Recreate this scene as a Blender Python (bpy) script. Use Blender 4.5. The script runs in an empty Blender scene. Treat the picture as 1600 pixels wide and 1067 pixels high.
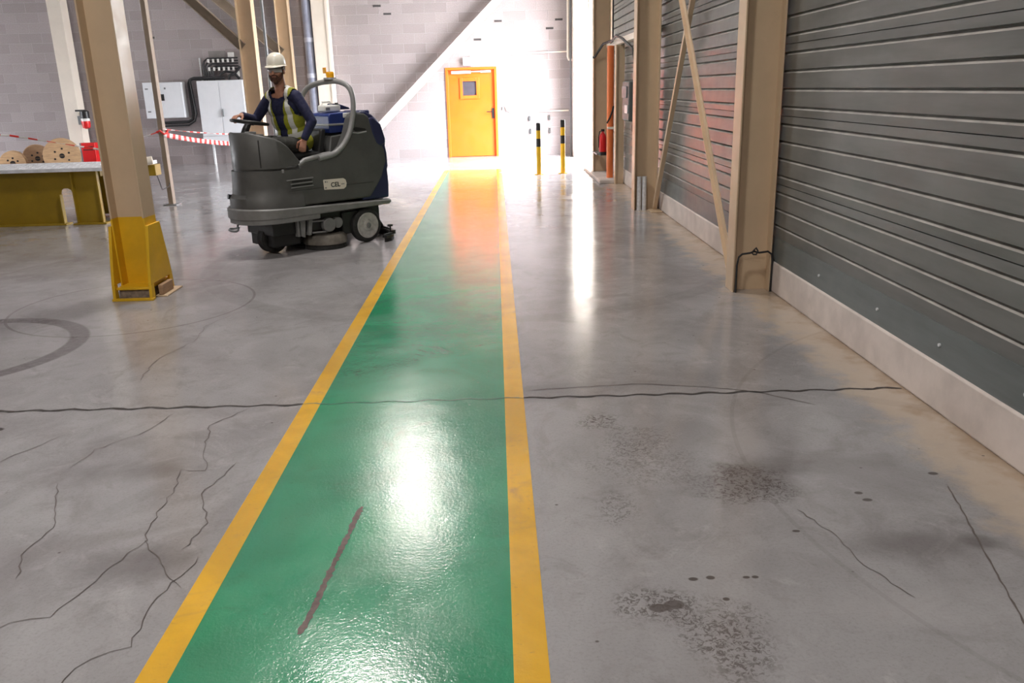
import bpy, bmesh, math, random
from mathutils import Vector, Matrix
random.seed(7)
sc = bpy.context.scene
PI = math.pi

# ------------------------------------------------------------------ camera
def cam_basis():
    f = 1305.0
    fw = Vector(((772-800)/f, -(138-533.5)/f, -1)).normalized()
    up = -Vector(((917-800)/f, -(4850-533.5)/f, -1)).normalized()
    up = (up - up.dot(fw)*fw).normalized()
    rt = fw.cross(up)
    return Matrix((rt, fw, up))
cd = bpy.data.cameras.new('camera'); co = bpy.data.objects.new('camera', cd)
sc.collection.objects.link(co); sc.camera = co
cd.sensor_width = 36; cd.lens = 1305.0/1600*36; cd.clip_end = 200
co.matrix_world = Matrix.Translation((0, 0, 1.6)) @ cam_basis().to_4x4()

# ------------------------------------------------------------------ world + exposure
SKY_LOW, SKY_HIGH = 24.0, 98.0
w = bpy.data.worlds.new('World'); sc.world = w; w.use_nodes = True
bg = w.node_tree.nodes['Background']
bg.inputs[0].default_value = (0.93, 0.95, 1.0, 1)
_tc = w.node_tree.nodes.new('ShaderNodeTexCoord'); _sx = w.node_tree.nodes.new('ShaderNodeSeparateXYZ')
_mr = w.node_tree.nodes.new('ShaderNodeMapRange')          # hazy overcast sky, brighter overhead than at the horizon
w.node_tree.links.new(_tc.outputs['Generated'], _sx.inputs[0]); w.node_tree.links.new(_sx.outputs[2], _mr.inputs[0])
_mr.inputs[1].default_value = 0.0; _mr.inputs[2].default_value = .55
_mr.inputs[3].default_value = SKY_LOW; _mr.inputs[4].default_value = SKY_HIGH
w.node_tree.links.new(_mr.outputs[0], bg.inputs[1])
sc.view_settings.view_transform = 'Standard'; sc.view_settings.look = 'None'
sc.view_settings.exposure = 0.0; sc.view_settings.gamma = 1.0
sc.view_settings.use_curve_mapping = False

def area(name, loc, rot, sx, sy, power, col=(1, 1, 1), portal=False):
    l = bpy.data.lights.new(name, 'AREA'); l.shape = 'RECTANGLE'; l.size = sx; l.size_y = sy
    l.energy = power; l.color = col
    if portal: l.cycles.is_portal = True
    o = bpy.data.objects.new(name, l); sc.collection.objects.link(o)
    o.location = loc; o.rotation_euler = rot
    return o
OP_Y0, OP_Y1, OP_Z = 17.1, 19.95, 3.9            # the open loading door in the right wall
area('daylight_portal', (2.42, (OP_Y0+OP_Y1)/2, OP_Z/2), (0, PI/2, 0), OP_Z, OP_Y1-OP_Y0, 1, portal=True)
# added opening in the unseen left wall, fills the far hall with daylight
LO_Y0, LO_Y1, LO_Z = 15.0, 17.6, 2.4
area('daylight_portal', (-16.35, (LO_Y0+LO_Y1)/2, LO_Z/2), (0, -PI/2, 0), LO_Z, LO_Y1-LO_Y0, 1, portal=True)
LAMP_POWER = 212
LAMP_COL = (1.0, 0.945, 0.90)

# ------------------------------------------------------------------ helpers
def link(o): sc.collection.objects.link(o); return o
class MB:
    def __init__(s): s.bm = bmesh.new(); s.smooth = False
    def face(s, pts, mi=0):
        f = s.bm.faces.new([s.bm.verts.new(p) for p in pts]); f.material_index = mi; return s
    def box(s, x0, x1, y0, y1, z0, z1, mi=0):
        v = [s.bm.verts.new((x, y, z)) for z in (z0, z1) for y in (y0, y1) for x in (x0, x1)]
        for q in ((0,2,3,1),(4,5,7,6),(0,1,5,4),(2,6,7,3),(0,4,6,2),(1,3,7,5)):
            f = s.bm.faces.new([v[i] for i in q]); f.material_index = mi
        return s
    def loft(s, rings, cap=True, closed=True, mi=0, smooth=False):
        R = [[s.bm.verts.new(p) for p in r] for r in rings]
        n = len(R[0])
        for a, b in zip(R, R[1:]):
            for i in range(n if closed else n-1):
                j = (i+1) % n
                f = s.bm.faces.new((a[i], a[j], b[j], b[i])); f.material_index = mi; f.smooth = smooth
        if cap:
            f = s.bm.faces.new(list(reversed(R[0]))); f.material_index = mi
            f = s.bm.faces.new(R[-1]); f.material_index = mi
        return s
    def cyl(s, p0, p1, r0, r1=None, n=20, cap=True, mi=0):
        r1 = r0 if r1 is None else r1
        p0 = Vector(p0); p1 = Vector(p1); d = (p1-p0).normalized()
        a = d.orthogonal().normalized(); b = d.cross(a)
        ring = lambda p, r: [p + (a*math.cos(t)+b*math.sin(t))*r for t in [2*PI*i/n for i in range(n)]]
        return s.loft([ring(p0, r0), ring(p1, r1)], cap, mi=mi, smooth=True)
    def tube(s, pts, r, n=10, mi=0, cap=True, closed=False):
        pts = [Vector(p) for p in pts]; rings = []; prev = None
        m = len(pts)
        for i, p in enumerate(pts):
            if closed: d = (pts[(i+1) % m]-pts[i-1]).normalized()
            else: d = (pts[min(i+1, m-1)]-pts[max(i-1, 0)]).normalized()
            if prev is None: a = d.orthogonal().normalized()
            else:
                a = (prev - prev.dot(d)*d).normalized()
            prev = a; b = d.cross(a)
            rr = r[i] if isinstance(r, (list, tuple)) else r
            rings.append([p + (a*math.cos(t)+b*math.sin(t))*rr for t in [2*PI*k/n for k in range(n)]])
        if closed: rings.append(rings[0]); cap = False
        return s.loft(rings, cap, mi=mi, smooth=True)
    def prism(s, poly, axis, a0, a1, mi=0):
        def P(u, v, w):
            return {'x': (w, u, v), 'y': (u, w, v), 'z': (u, v, w)}[axis]
        return s.loft([[P(u, v, a0) for u, v in poly], [P(u, v, a1) for u, v in poly]], mi=mi)
    def ell(s, c, r, rot=None, seg=20, mi=0):
        m = Matrix.Translation(c) @ (rot.to_4x4() if rot else Matrix.Identity(4)) @ Matrix.Diagonal((*r, 1))
        k = bmesh.ops.create_uvsphere(s.bm, u_segments=seg, v_segments=seg//2+2, radius=1, matrix=m)
        for v in k['verts']:
            for f in v.link_faces: f.smooth = True; f.material_index = mi
        return s
    def lathe(s, prof, c=(0, 0, 0), axis='z', n=32, mi=0):
        rings = []
        for r, h in prof:
            ring = []
            for i in range(n):
                t = 2*PI*i/n; u, v = r*math.cos(t), r*math.sin(t)
                p = {'z': (u, v, h), 'y': (u, h, v), 'x': (h, u, v)}[axis]
                ring.append(Vector(c)+Vector(p))
            rings.append(ring)
        return s.loft(rings, True, mi=mi, smooth=True)
    def build(s, name, mats, parent=None, bevel=0, seg=2, loc=None, weld=False):
        if weld: bmesh.ops.remove_doubles(s.bm, verts=s.bm.verts, dist=1e-5)
        bmesh.ops.recalc_face_normals(s.bm, faces=s.bm.faces)
        me = bpy.data.meshes.new(name); s.bm.to_mesh(me); s.bm.free()
        for m in (mats if isinstance(mats, (list, tuple)) else [mats]): me.materials.append(m)
        o = link(bpy.data.objects.new(name, me))
        if parent: o.parent = parent
        if loc: o.location = loc
        if bevel:
            b = o.modifiers.new('bevel', 'BEVEL'); b.width = bevel; b.segments = seg; b.limit_method = 'ANGLE'
            b.angle_limit = math.radians(40); b.harden_normals = False
        try: me.set_sharp_from_angle(angle=math.radians(38))
        except Exception: pass
        return o
def tag(o, label, cat, group=None):
    o['label'] = label; o['category'] = cat
    if group: o['group'] = group
    return o
def struct(o): o['kind'] = 'structure'; return o
def empty(name, loc=(0, 0, 0), rz=0):
    o = link(bpy.data.objects.new(name, None)); o.location = loc; o.rotation_euler = (0, 0, rz)
    o.empty_display_size = .1; return o
def thing(name, label, cat, loc=(0, 0, 0), rz=0, group=None): return tag(empty(name, loc, rz), label, cat, group)
def bake(o):
    dg = bpy.context.evaluated_depsgraph_get(); dg.update()
    me = bpy.data.meshes.new_from_object(o.evaluated_get(dg), preserve_all_data_layers=False, depsgraph=dg)
    o.modifiers.clear(); o.data = me
    return o

# ------------------------------------------------------------------ materials
class NT:
    def __init__(s, name):
        s.m = bpy.data.materials.new(name); s.m.use_nodes = True; s.t = s.m.node_tree; s.n = s.t.nodes
        s.b = s.n['Principled BSDF']; s._c = None
    def new(s, typ, **kw):
        n = s.n.new(typ)
        for k, v in kw.items():
            if isinstance(k, str) and hasattr(n, k): setattr(n, k, v)
        return n
    def set(s, sock, v):
        if hasattr(v, 'is_output') or isinstance(v, bpy.types.NodeSocket): s.t.links.new(v, sock)
        else: sock.default_value = v
    def co(s):
        if not s._c: s._c = s.n.new('ShaderNodeTexCoord').outputs['Object']
        return s._c
    def math(s, op, a, b=0, c=0, clamp=False):
        n = s.n.new('ShaderNodeMath'); n.operation = op; n.use_clamp = clamp
        s.set(n.inputs[0], a); s.set(n.inputs[1], b); s.set(n.inputs[2], c); return n.outputs[0]
    def noise(s, scale, detail=4, rough=.55, dist=0, vec=None):
        n = s.n.new('ShaderNodeTexNoise'); s.t.links.new(vec or s.co(), n.inputs['Vector'])
        n.inputs['Scale'].default_value = scale; n.inputs['Detail'].default_value = detail
        n.inputs['Roughness'].default_value = rough; n.inputs['Distortion'].default_value = dist
        return n.outputs[0]
    def mapv(s, scale=(1, 1, 1), loc=(0, 0, 0), rot=(0, 0, 0)):
        n = s.n.new('ShaderNodeMapping'); s.t.links.new(s.co(), n.inputs[0])
        n.inputs['Scale'].default_value = scale; n.inputs['Location'].default_value = loc; n.inputs['Rotation'].default_value = rot
        return n.outputs[0]
    def ramp(s, v, lo, hi, a=0., b=1.):
        n = s.n.new('ShaderNodeMapRange'); n.interpolation_type = 'SMOOTHSTEP'
        s.set(n.inputs[0], v); s.set(n.inputs[1], lo); s.set(n.inputs[2], hi); s.set(n.inputs[3], a); s.set(n.inputs[4], b)
        return n.outputs[0]
    def mix(s, fac, a, b, mode='MIX'):
        n = s.n.new('ShaderNodeMix'); n.data_type = 'RGBA'; n.blend_type = mode
        s.set(n.inputs[0], fac)
        s.set(n.inputs[6], a if not isinstance(a, tuple) else (*a[:3], 1)); s.set(n.inputs[7], b if not isinstance(b, tuple) else (*b[:3], 1))
        return n.outputs[2]
    def bump(s, h, strength=.2, dist=.01):
        n = s.n.new('ShaderNodeBump'); n.inputs['Strength'].default_value = strength; n.inputs['Distance'].default_value = dist
        s.t.links.new(h, n.inputs['Height']); s.t.links.new(n.outputs[0], s.b.inputs['Normal'])
    def out(s, col=None, rough=None, metal=None, spec=None):
        if col is not None: s.set(s.b.inputs['Base Color'], (*col[:3], 1) if isinstance(col, tuple) else col)
        if rough is not None: s.set(s.b.inputs['Roughness'], rough)
        if metal is not None: s.set(s.b.inputs['Metallic'], metal)
        if spec is not None: s.set(s.b.inputs['Specular IOR Level'], spec)
        return s.m
def mat(name, col, rough=.5, metal=0., var=.12, scale=6., bump=0., bscale=60., spec=None, dirt=0., dirtcol=(.08, .065, .05)):
    n = NT(name)
    k = n.noise(scale, 5, .6)
    dark = tuple(c*(1-var) for c in col); lite = tuple(min(1, c*(1+var)) for c in col)
    c = n.mix(n.ramp(k, .3, .7), dark, lite)
    if dirt:
        d = n.ramp(n.noise(scale*1.7, 7, .7), .62-.2*dirt, .8, 0, dirt)
        c = n.mix(d, c, dirtcol)
    r = n.ramp(n.noise(scale*2.3, 3), .3, .7, max(.02, rough*.85), min(1, rough*1.15))
    n.out(c, r, metal, spec)
    if bump: n.bump(n.noise(bscale, 3), bump, .004)
    return n.m

M = {}
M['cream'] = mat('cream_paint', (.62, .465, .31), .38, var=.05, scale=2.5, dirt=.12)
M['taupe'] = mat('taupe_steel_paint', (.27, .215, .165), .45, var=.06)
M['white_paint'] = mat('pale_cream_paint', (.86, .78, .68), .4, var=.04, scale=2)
M['yellow'] = mat('yellow_paint', (.72, .42, .012), .42, var=.08, scale=4, dirt=.15)
M['yellow_shaded'] = mat('shaded_yellow_paint', (.31, .20, .010), .45, var=.1, scale=4, dirt=.2)  # platform yellow, base colour darkened to carry the shade on its front
M['galv'] = mat('galvanised_steel', (.74, .75, .77), .42, .25, var=.12, scale=30)
M['grey_metal'] = mat('grey_painted_steel', (.18, .19, .2), .45, var=.1)
M['black'] = mat('black_plastic', (.012, .012, .013), .45, var=.2)
M['rubber'] = mat('black_rubber', (.02, .019, .018), .75, var=.3, scale=12)
M['dark_cable'] = mat('dark_cable_sheath', (.02, .02, .022), .5)
M['white'] = mat('white_enamel', (.78, .80, .84), .35, var=.02)
M['whiteplastic'] = mat('white_plastic', (.8, .8, .78), .4, var=.03)
M['mortar'] = mat('rough_mortar', (.22, .17, .13), .95, var=.35, scale=25, bump=.6, bscale=80)
M['orange'] = mat('orange_door_paint', (.93, .13, .012), .38, var=.04, scale=2)
M['orange_pipe'] = mat('orange_pipe_paint', (.78, .19, .05), .4, var=.05)
M['red'] = mat('red_enamel', (.62, .01, .012), .35, var=.06)
M['redtape'] = mat('red_tape_film', (.75, .04, .035), .4)
M['whitetape'] = mat('white_tape_film', (.82, .80, .80), .4)
M['bodygrey'] = mat('machine_grey_plastic', (.088, .088, .085), .5, var=.12, scale=5, dirt=.1, dirtcol=(.12, .11, .10))
M['bumpgrey'] = mat('machine_light_grey_bumper', (.20, .20, .195), .5, var=.12, scale=8)
M['trimgrey'] = mat('machine_silver_trim', (.27, .27, .27), .38, var=.08)
M['navy'] = mat('navy_tank_plastic', (.018, .022, .075), .42, var=.12)
M['blue'] = mat('blue_plastic', (.012, .03, .17), .4)
M['amber'] = mat('amber_lens', (.95, .42, .01), .2)
M['wheelhub'] = mat('wheel_hub_grey', (.42, .41, .39), .6, var=.2, scale=20)
M['skin'] = mat('skin', (.42, .20, .13), .55, var=.1, scale=14)
M['hair'] = mat('brown_beard_hair', (.07, .025, .014), .8, var=.4, scale=60, bump=.5, bscale=150)
M['shirt'] = mat('navy_shirt_cloth', (.014, .016, .055), .85, var=.2, scale=14, bump=.3, bscale=120)
M['trouser'] = mat('dark_trouser_cloth', (.03, .03, .026), .85, var=.45, scale=9, bump=.3, bscale=120)
M['hivis'] = mat('yellow_hivis_cloth', (.27, .275, .012), .75, var=.12, scale=12, bump=.3, bscale=90)
M['reflect'] = mat('silver_reflective_band', (.58, .58, .55), .45, var=.08, scale=20)
M['helmet'] = mat('white_helmet_shell', (.80, .76, .66), .3, var=.03)
M['lens'] = mat('clear_goggle_lens', (.35, .32, .32), .08, spec=.9)
M['boot'] = mat('black_boot_leather', (.02, .018, .016), .6)
M['plinth'] = mat('painted_concrete_plinth', (.60, .53, .49), .7, var=.12, scale=3, bump=.25, bscale=25, dirt=.22, dirtcol=(.30, .25, .2))
M['ceiling'] = mat('ceiling_sheet', (.45, .44, .43), .7)
M['hallwall'] = mat('hall_wall_sheet', (.36, .35, .34), .7)
M['asphalt'] = mat('outdoor_concrete', (.4, .39, .38), .9, scale=1)
M['boxgrey'] = mat('dark_grey_box', (.10, .11, .11), .5)
M['cardgrey'] = mat('grey_black_box', (.045, .048, .05), .5)

def wood(name, col):
    n = NT(name)
    v = n.mapv((3, 3, 30))
    k = n.noise(2.2, 5, .6, .6, v)
    n.out(n.mix(n.ramp(k, .3, .7), tuple(c*.72 for c in col), col), .8)
    return n.m
M['wood'] = wood('plywood_reel', (.62, .40, .22)); M['wood2'] = wood('brown_reel', (.42, .26, .15))

def block_wall():
    n = NT('concrete_block_masonry')
    sx = n.n.new('ShaderNodeSeparateXYZ'); n.t.links.new(n.co(), sx.inputs[0])
    cb = n.n.new('ShaderNodeCombineXYZ'); n.t.links.new(sx.outputs[0], cb.inputs[0]); n.t.links.new(sx.outputs[2], cb.inputs[1])
    br = n.n.new('ShaderNodeTexBrick'); n.t.links.new(cb.outputs[0], br.inputs['Vector'])
    br.inputs['Scale'].default_value = 1; br.inputs['Brick Width'].default_value = .53; br.inputs['Row Height'].default_value = .2225
    br.inputs['Mortar Size'].default_value = .007; br.inputs['Mortar Smooth'].default_value = .3; br.inputs['Bias'].default_value = -.25
    br.inputs['Color1'].default_value = (.345, .30, .305, 1); br.inputs['Color2'].default_value = (.225, .19, .19, 1)
    br.inputs['Mortar'].default_value = (.40, .365, .37, 1)
    big = n.noise(.5, 3, .5); fine = n.noise(40, 5, .7)
    c = n.mix(n.ramp(big, .3, .7), br.outputs['Color'], n.mix(.5, br.outputs['Color'], (.36, .325, .33)))
    c = n.mix(n.ramp(fine, .35, .7, 0, .35), c, (.20, .175, .17))
    n.out(c, .9)
    h = n.math('ADD', n.math('MULTIPLY', br.outputs['Fac'], -1.0), n.math('MULTIPLY', fine, .5))
    n.bump(h, .5, .012)
    return n.m
M['block'] = block_wall()

def siding_mat(name, col, metal=.55, rough=.3):
    n = NT(name)
    streak = n.noise(3, 4, .6, 0, n.mapv((1, .35, 3)))
    smear = n.noise(1.1, 5, .6, .8)
    c = n.mix(n.ramp(streak, .3, .7), tuple(v*.82 for v in col), tuple(v*1.12 for v in col))
    c = n.mix(n.ramp(smear, .55, .8, 0, .35), c, (.24, .235, .225))
    n.out(c, n.ramp(n.noise(6, 4), .3, .7, rough, rough*1.25), metal)
    n.bump(n.noise(1.2, 1, .5, 0, n.mapv((1, .5, 1.2))), .05, .02)
    return n.m
M['siding'] = siding_mat('grey_metal_siding', (.155, .158, .152), .12, .30)
M['flash'] = siding_mat('grey_green_flashing', (.15, .17, .17), .15, .33)
M['ledge'] = mat('pale_siding_ledge', (.33, .31, .285), .7, var=.2, scale=5)

def floor_mat():
    n = NT('polished_concrete')
    sx = n.n.new('ShaderNodeSeparateXYZ'); n.t.links.new(n.co(), sx.inputs[0]); X, Y = sx.outputs[0], sx.outputs[1]
    warp = n.noise(5, 4, .6); warpf = n.noise(22, 5, .7)
    big = n.noise(.55, 4, .6, .6); mid = n.noise(2.1, 6, .65, .8); fine = n.noise(85, 4, .7)
    swirl = n.noise(1.5, 5, .6, 2.2, n.mapv((1, .55, 1), rot=(0, 0, .35)))
    c = n.mix(n.ramp(big, .3, .7), (.250, .236, .240), (.365, .355, .362))
    c = n.mix(n.ramp(mid, .35, .72, 0, .6), c, (.395, .385, .39))
    c = n.mix(n.ramp(n.noise(4.6, 7, .72, 1.0), .50, .66, 0, .34), c, (.215, .198, .198))
    c = n.mix(n.ramp(n.noise(3.3, 7, .75, 1.5, n.mapv((1, 1, 1), (7, 3, 0))), .55, .70, 0, .35), c, (.47, .45, .45))
    c = n.mix(n.ramp(n.noise(11, 7, .8, .6), .60, .70, 0, .35), c, (.16, .14, .135))
    c = n.mix(n.ramp(swirl, .54, .72, 0, .42), c, (.19, .168, .165))
    c = n.mix(n.ramp(fine, .45, .8, 0, .35), c, (.13, .115, .11))
    c = n.mix(n.ramp(n.noise(300, 2), .55, .75, 0, .25), c, (.42, .4, .39))
    # beige dust strip along the right wall
    e = n.math('ADD', X, n.math('MULTIPLY', n.math('SUBTRACT', warp, .5), .55))
    c = n.mix(n.ramp(e, 1.76, 1.98, 0, .75), c, (.50, .40, .30))
    c = n.mix(n.ramp(e, 2.02, 2.2, 0, .75), c, (.30, .21, .13))
    # random small pits and scabs
    vo = n.n.new('ShaderNodeTexVoronoi'); vo.feature = 'F1'; n.t.links.new(n.mapv((1, 1.2, 0)), vo.inputs['Vector']); vo.inputs['Scale'].default_value = 4.3
    pit = n.ramp(vo.outputs['Distance'], .020, .040, 1, 0)
    c = n.mix(n.math('MULTIPLY', pit, .75), c, (.06, .045, .04))
    def dist(cx, cy, rx, ry, wamp):
        dx = n.math('DIVIDE', n.math('SUBTRACT', X, cx), rx); dy = n.math('DIVIDE', n.math('SUBTRACT', Y, cy), ry)
        d = n.math('SQRT', n.math('ADD', n.math('MULTIPLY', dx, dx), n.math('MULTIPLY', dy, dy)))
        return n.math('ADD', d, n.math('MULTIPLY', n.math('SUBTRACT', warp, .5), wamp))
    scab = n.ramp(n.noise(46, 6, .75, 1.2), .49, .56)
    def spot(c, cx, cy, rx, ry, k, col=(.085, .07, .066), wamp=1.6, soft=.5, sc_=False):
        f = n.ramp(dist(cx, cy, rx, ry, wamp), 1-soft, 1+soft*.3, k, 0)
        if sc_: f = n.math('MULTIPLY', f, scab)
        return n.mix(f, c, col)
    c = spot(c, .475, 2.295, .038, .026, .85, (.10, .085, .08), 1.3, .2)
    c = spot(c, .525, 2.31, .036, .026, .85, (.10, .085, .08), 1.3, .2)
    for a in ((.47, 2.31, .16, .12, .75), (.66, 2.13, .16, .20, .75), (.47, 3.87, .14, .12, .8), (.62, 3.6, .2, .2, .45), (.98, 3.12, .22, .22, .8), (.45, 2.95, .1, .16, .5), (.62, 3.35, .3, .25, .35)):
        c = spot(c, *a, sc_=True)
    for a in ((1.0, 3.15, .28, .2, .40), (1.45, 2.6, .28, .14, .42), (1.70, 2.62, .09, .06, .5), (1.3, 3.3, .4, .12, .3), (-1.34, 2.66, .24, .17, .5), (-1.7, 3.45, .3, .12, .4), (-1.1, 3.0, .1, .3, .25), (.9, 4.4, .5, .3, .2), (-2.3, 5.1, .6, .7, .15)):
        c = spot(c, *a, soft=.8)
    for a in ((.62, 2.45, .018, .012), (.68, 2.455, .016, .012), (.80, 2.45, .014, .009), (.70, 2.33, .012, .010), (1.42, 3.02, .018, .013), (1.43, 2.96, .022, .014), (1.80, 3.17, .022, .015), (-.99, 2.84, .022, .018), (-2.6, 4.0, .05, .03), (.83, 2.45, .014, .01), (1.07, 2.74, .016, .01)):
        c = spot(c, *a, .85, (.055, .042, .038), .6, .3)
    for a in ((1.12, 3.6, .12, .28, .45), (1.25, 2.25, .3, .12, .35), (-1.6, 4.0, .4, .15, .3)):
        c = spot(c, *a, (.42, .40, .40), 1.8, .9)
    # tyre skid ring on the left
    def ring(c, cx, cy, R, wd, k, col, x0=None):
        dx = n.math('SUBTRACT', X, cx); dy = n.math('SUBTRACT', Y, cy)
        d = n.math('SQRT', n.math('ADD', n.math('MULTIPLY', dx, dx), n.math('MULTIPLY', dy, dy)))
        d = n.math('ABSOLUTE', n.math('SUBTRACT', d, R))
        f = n.math('MULTIPLY', n.ramp(d, wd*.7, wd, k, 0), n.ramp(warpf, .25, .6, .65, 1))
        return n.mix(f, c, col)
    c = ring(c, -3.72, 5.42, .80, .075, .62, (.06, .05, .048))
    c = ring(c, -2.95, 6.62, .92, .012, .5, (.12, .1, .095))
    c = ring(c, -.2, 8.4, 2.6, .10, .14, (.08, .07, .065)); c = ring(c, 3.6, 3.2, 2.55, .012, .15, (.1, .085, .08))
    c = ring(c, .6, 1.9, 2.5, .05, .10, (.1, .085, .08))
    r = n.ramp(mid, .3, .7, .11, .20)
    r = n.math('ADD', r, n.ramp(e, 1.6, 2.0, 0, .08))
    r = n.math('MINIMUM', n.math('ADD', r, n.ramp(swirl, .5, .75, 0, .07)), .255)
    n.out(c, r, 0, .8)
    h = n.math('ADD', n.math('MULTIPLY', n.noise(9, 3), .9), n.math('MULTIPLY', n.noise(90, 3), .16))
    n.bump(h, .09, .006)
    return n.m
M['floor'] = floor_mat()

def paint_mat(name, col, worn, rlo, rhi, mk=.4, bump=.1):
    n = NT(name)
    big = n.noise(1.4, 5, .6, .8); fine = n.noise(38, 6, .75)
    c = n.mix(n.ramp(big, .3, .72), tuple(v*.80 for v in col), tuple(min(1, v*1.12) for v in col))
    c = n.mix(n.ramp(n.noise(2.6, 6, .7, .9), .56, .74, 0, mk), c, worn)
    c = n.mix(n.ramp(n.noise(26, 6, .75, .4, n.mapv((1, 2.2, 1))), .60, .70, 0, mk*.9), c, tuple(v*.55 for v in worn))
    r = n.ramp(n.noise(3, 5), .3, .7, rlo, rhi)
    n.out(c, r, 0, .9)
    h = n.math('ADD', n.math('MULTIPLY', n.noise(7, 3), .8), n.math('MULTIPLY', n.noise(75, 3, .6), .55))
    n.bump(h, bump, .006)
    return n.m
M['green'] = paint_mat('green_floor_paint', (.020, .27, .125), (.018, .10, .055), .12, .20, .45, .27)
M['lineyellow'] = paint_mat('yellow_floor_paint', (.74, .41, .012), (.30, .19, .06), .18, .255, .55, .14)
M['crack'] = mat('crack_dark', (.05, .042, .038), .9)
M['hair_crack'] = mat('hairline_crack', (.11, .09, .082), .8)
M['worn'] = mat('bare_worn_concrete', (.15, .11, .10), .7, var=.25, scale=30)

# ------------------------------------------------------------------ room shell
FL = MB(); FL.box(-16, 2.6, -7, 21.6, -.25, 0)
floor = struct(FL.build('floor', M['floor']))
LN = MB(); LN.box(-.985, .005, -6.5, 17.6, 0, .0012)
LN.build('green_walkway', M['green'], floor)
for xa, xb in ((-1.08, -.985), (.005, .108)):
    o = MB().box(xa, xb, -6.5, 17.6, 0, .0018).build('yellow_line', M['lineyellow'], floor)

def ribbon(name, pts, wd, m, z=.0022, jit=0., step=.03, amp=0., wl=.25):
    P = []
    for a, b in zip(pts, pts[1:]):
        a = Vector((*a, 0)); b = Vector((*b, 0)); k = max(1, int((b-a).length/step))
        for i in range(k): P.append(a.lerp(b, i/k))
    P.append(Vector((*pts[-1], 0)))
    mb = MB(); s = 0; L = []; R = []
    for i, p in enumerate(P):
        d = (P[min(i+1, len(P)-1)]-P[max(i-1, 0)]).normalized(); nn = Vector((-d.y, d.x, 0))
        if i: s += (P[i]-P[i-1]).length
        off = amp*math.sin(s*2*PI/wl) + random.uniform(-jit, jit)
        ww = (wd if not isinstance(wd, tuple) else wd[0]+(wd[1]-wd[0])*i/len(P))*random.uniform(.6, 1.35)/2
        if i in (0, len(P)-1): ww *= .4
        q = p + nn*off; q.z = z
        L.append(mb.bm.verts.new(q+nn*ww)); R.append(mb.bm.verts.new(q-nn*ww))
    for i in range(len(P)-1): mb.bm.faces.new((L[i], L[i+1], R[i+1], R[i]))
    return mb.build(name, m, floor)
ribbon('expansion_joint', [(-7, 4.31), (-2.72, 4.26), (-1.08, 4.22)], .020, M['crack'], jit=.003, amp=.010, wl=.21)
ribbon('expansion_joint', [(.108, 4.215), (1.2, 4.20), (2.14, 4.19)], .018, M['crack'], jit=.003, amp=.010, wl=.19)
ribbon('expansion_joint', [(-1.08, 4.22), (.108, 4.215)], .008, mat('painted_over_joint', (.02, .10, .06), .5), z=.0026, jit=.003, amp=.010, wl=.21)
ribbon('crack', [(.13, 4.33), (.76, 4.38), (1.1, 4.30), (1.36, 4.2), (1.6, 3.98)], .006, M['hair_crack'], jit=.004)
for pts in ([(-1.35, 4.2), (-1.49, 3.96), (-1.43, 3.68), (-1.34, 3.43), (-1.45, 3.44), (-1.41, 3.22), (-1.41, 3.05), (-1.37, 2.83), (-1.42, 2.65), (-1.46, 2.48), (-1.49, 2.36), (-1.60, 2.33), (-1.68, 2.2)],
            [(-1.95, 3.35), (-1.85, 3.1), (-1.77, 2.95), (-1.80, 2.75), (-1.72, 2.60)],
            [(-1.12, 2.7), (-1.18, 2.45), (-1.16, 2.19), (-1.26, 2.14), (-1.29, 2.05), (-1.3, 1.9)],
            [(-1.22, 3.5), (-1.28, 3.2), (-1.17, 2.95), (-1.2, 2.75)],
            [(-1.75, 4.15), (-1.8, 3.9), (-1.95, 3.7), (-1.98, 3.5)],
            [(-1.37, 2.83), (-1.2, 2.6), (-1.12, 2.5)],
            [(-2.2, 3.9), (-2.35, 3.6), (-2.5, 3.45)],
            [(-2.0, 6.3), (-2.15, 5.9), (-2.1, 5.5), (-2.2, 5.1), (-2.15, 4.7)]):
    ribbon('crack', pts, .0036, M['hair_crack'], jit=.010, step=.04)
ribbon('crack', [(1.80, 3.05), (1.76, 2.89), (1.63, 2.41), (1.55, 2.1), (1.5, 1.7)], .006, M['hair_crack'], jit=.003)
ribbon('crack', [(1.13, 2.9), (1.2, 2.7), (1.22, 2.5), (1.30, 2.3)], .003, M['hair_crack'], jit=.006)
ribbon('worn_strip', [(-.585, 3.04), (-.60, 2.85), (-.615, 2.67), (-.63, 2.47), (-.64, 2.32), (-.655, 2.22)], .021, M['worn'], jit=.003, step=.012)

struct(MB().box(-16, 2.6, -7, 21.6, 7.2, 7.4).build('ceiling', M['ceiling']))
YB = 21.1
bw = MB().box(-16, -1.16, YB, YB+.3, 0, 7.2)
bw.box(.07, 2.6, YB, YB+.3, 0, 7.2).box(-1.16, .07, YB, YB+.3, 2.10, 7.2)
wall_back = struct(bw.build('wall_back', M['block']))
for x, z in ((-8.06, 2.95), (-2.69, 3.52), (-2.46, 3.34), (.14, 3.12), (1.36, 2.93), (-.36, 2.72), (1.58, 3.12)):
    MB().box(x-.09, x+.09, YB-.012, YB, z-.022, z+.022).build('weep_slot', mat('slot_dark', (.05, .045, .045), .9) if 'slot' not in M else M['slot'], wall_back)
struct(MB().box(-16.3, -16, -7, LO_Y0, 0, 7.2).box(-16.3, -16, LO_Y1, 21.6, 0, 7.2).box(-16.3, -16, LO_Y0, LO_Y1, LO_Z, 7.2).build('wall_left', M['hallwall']))
struct(MB().box(-16, 2.6, -7.3, -7, 0, 7.2).build('wall_front', M['hallwall']))
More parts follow.
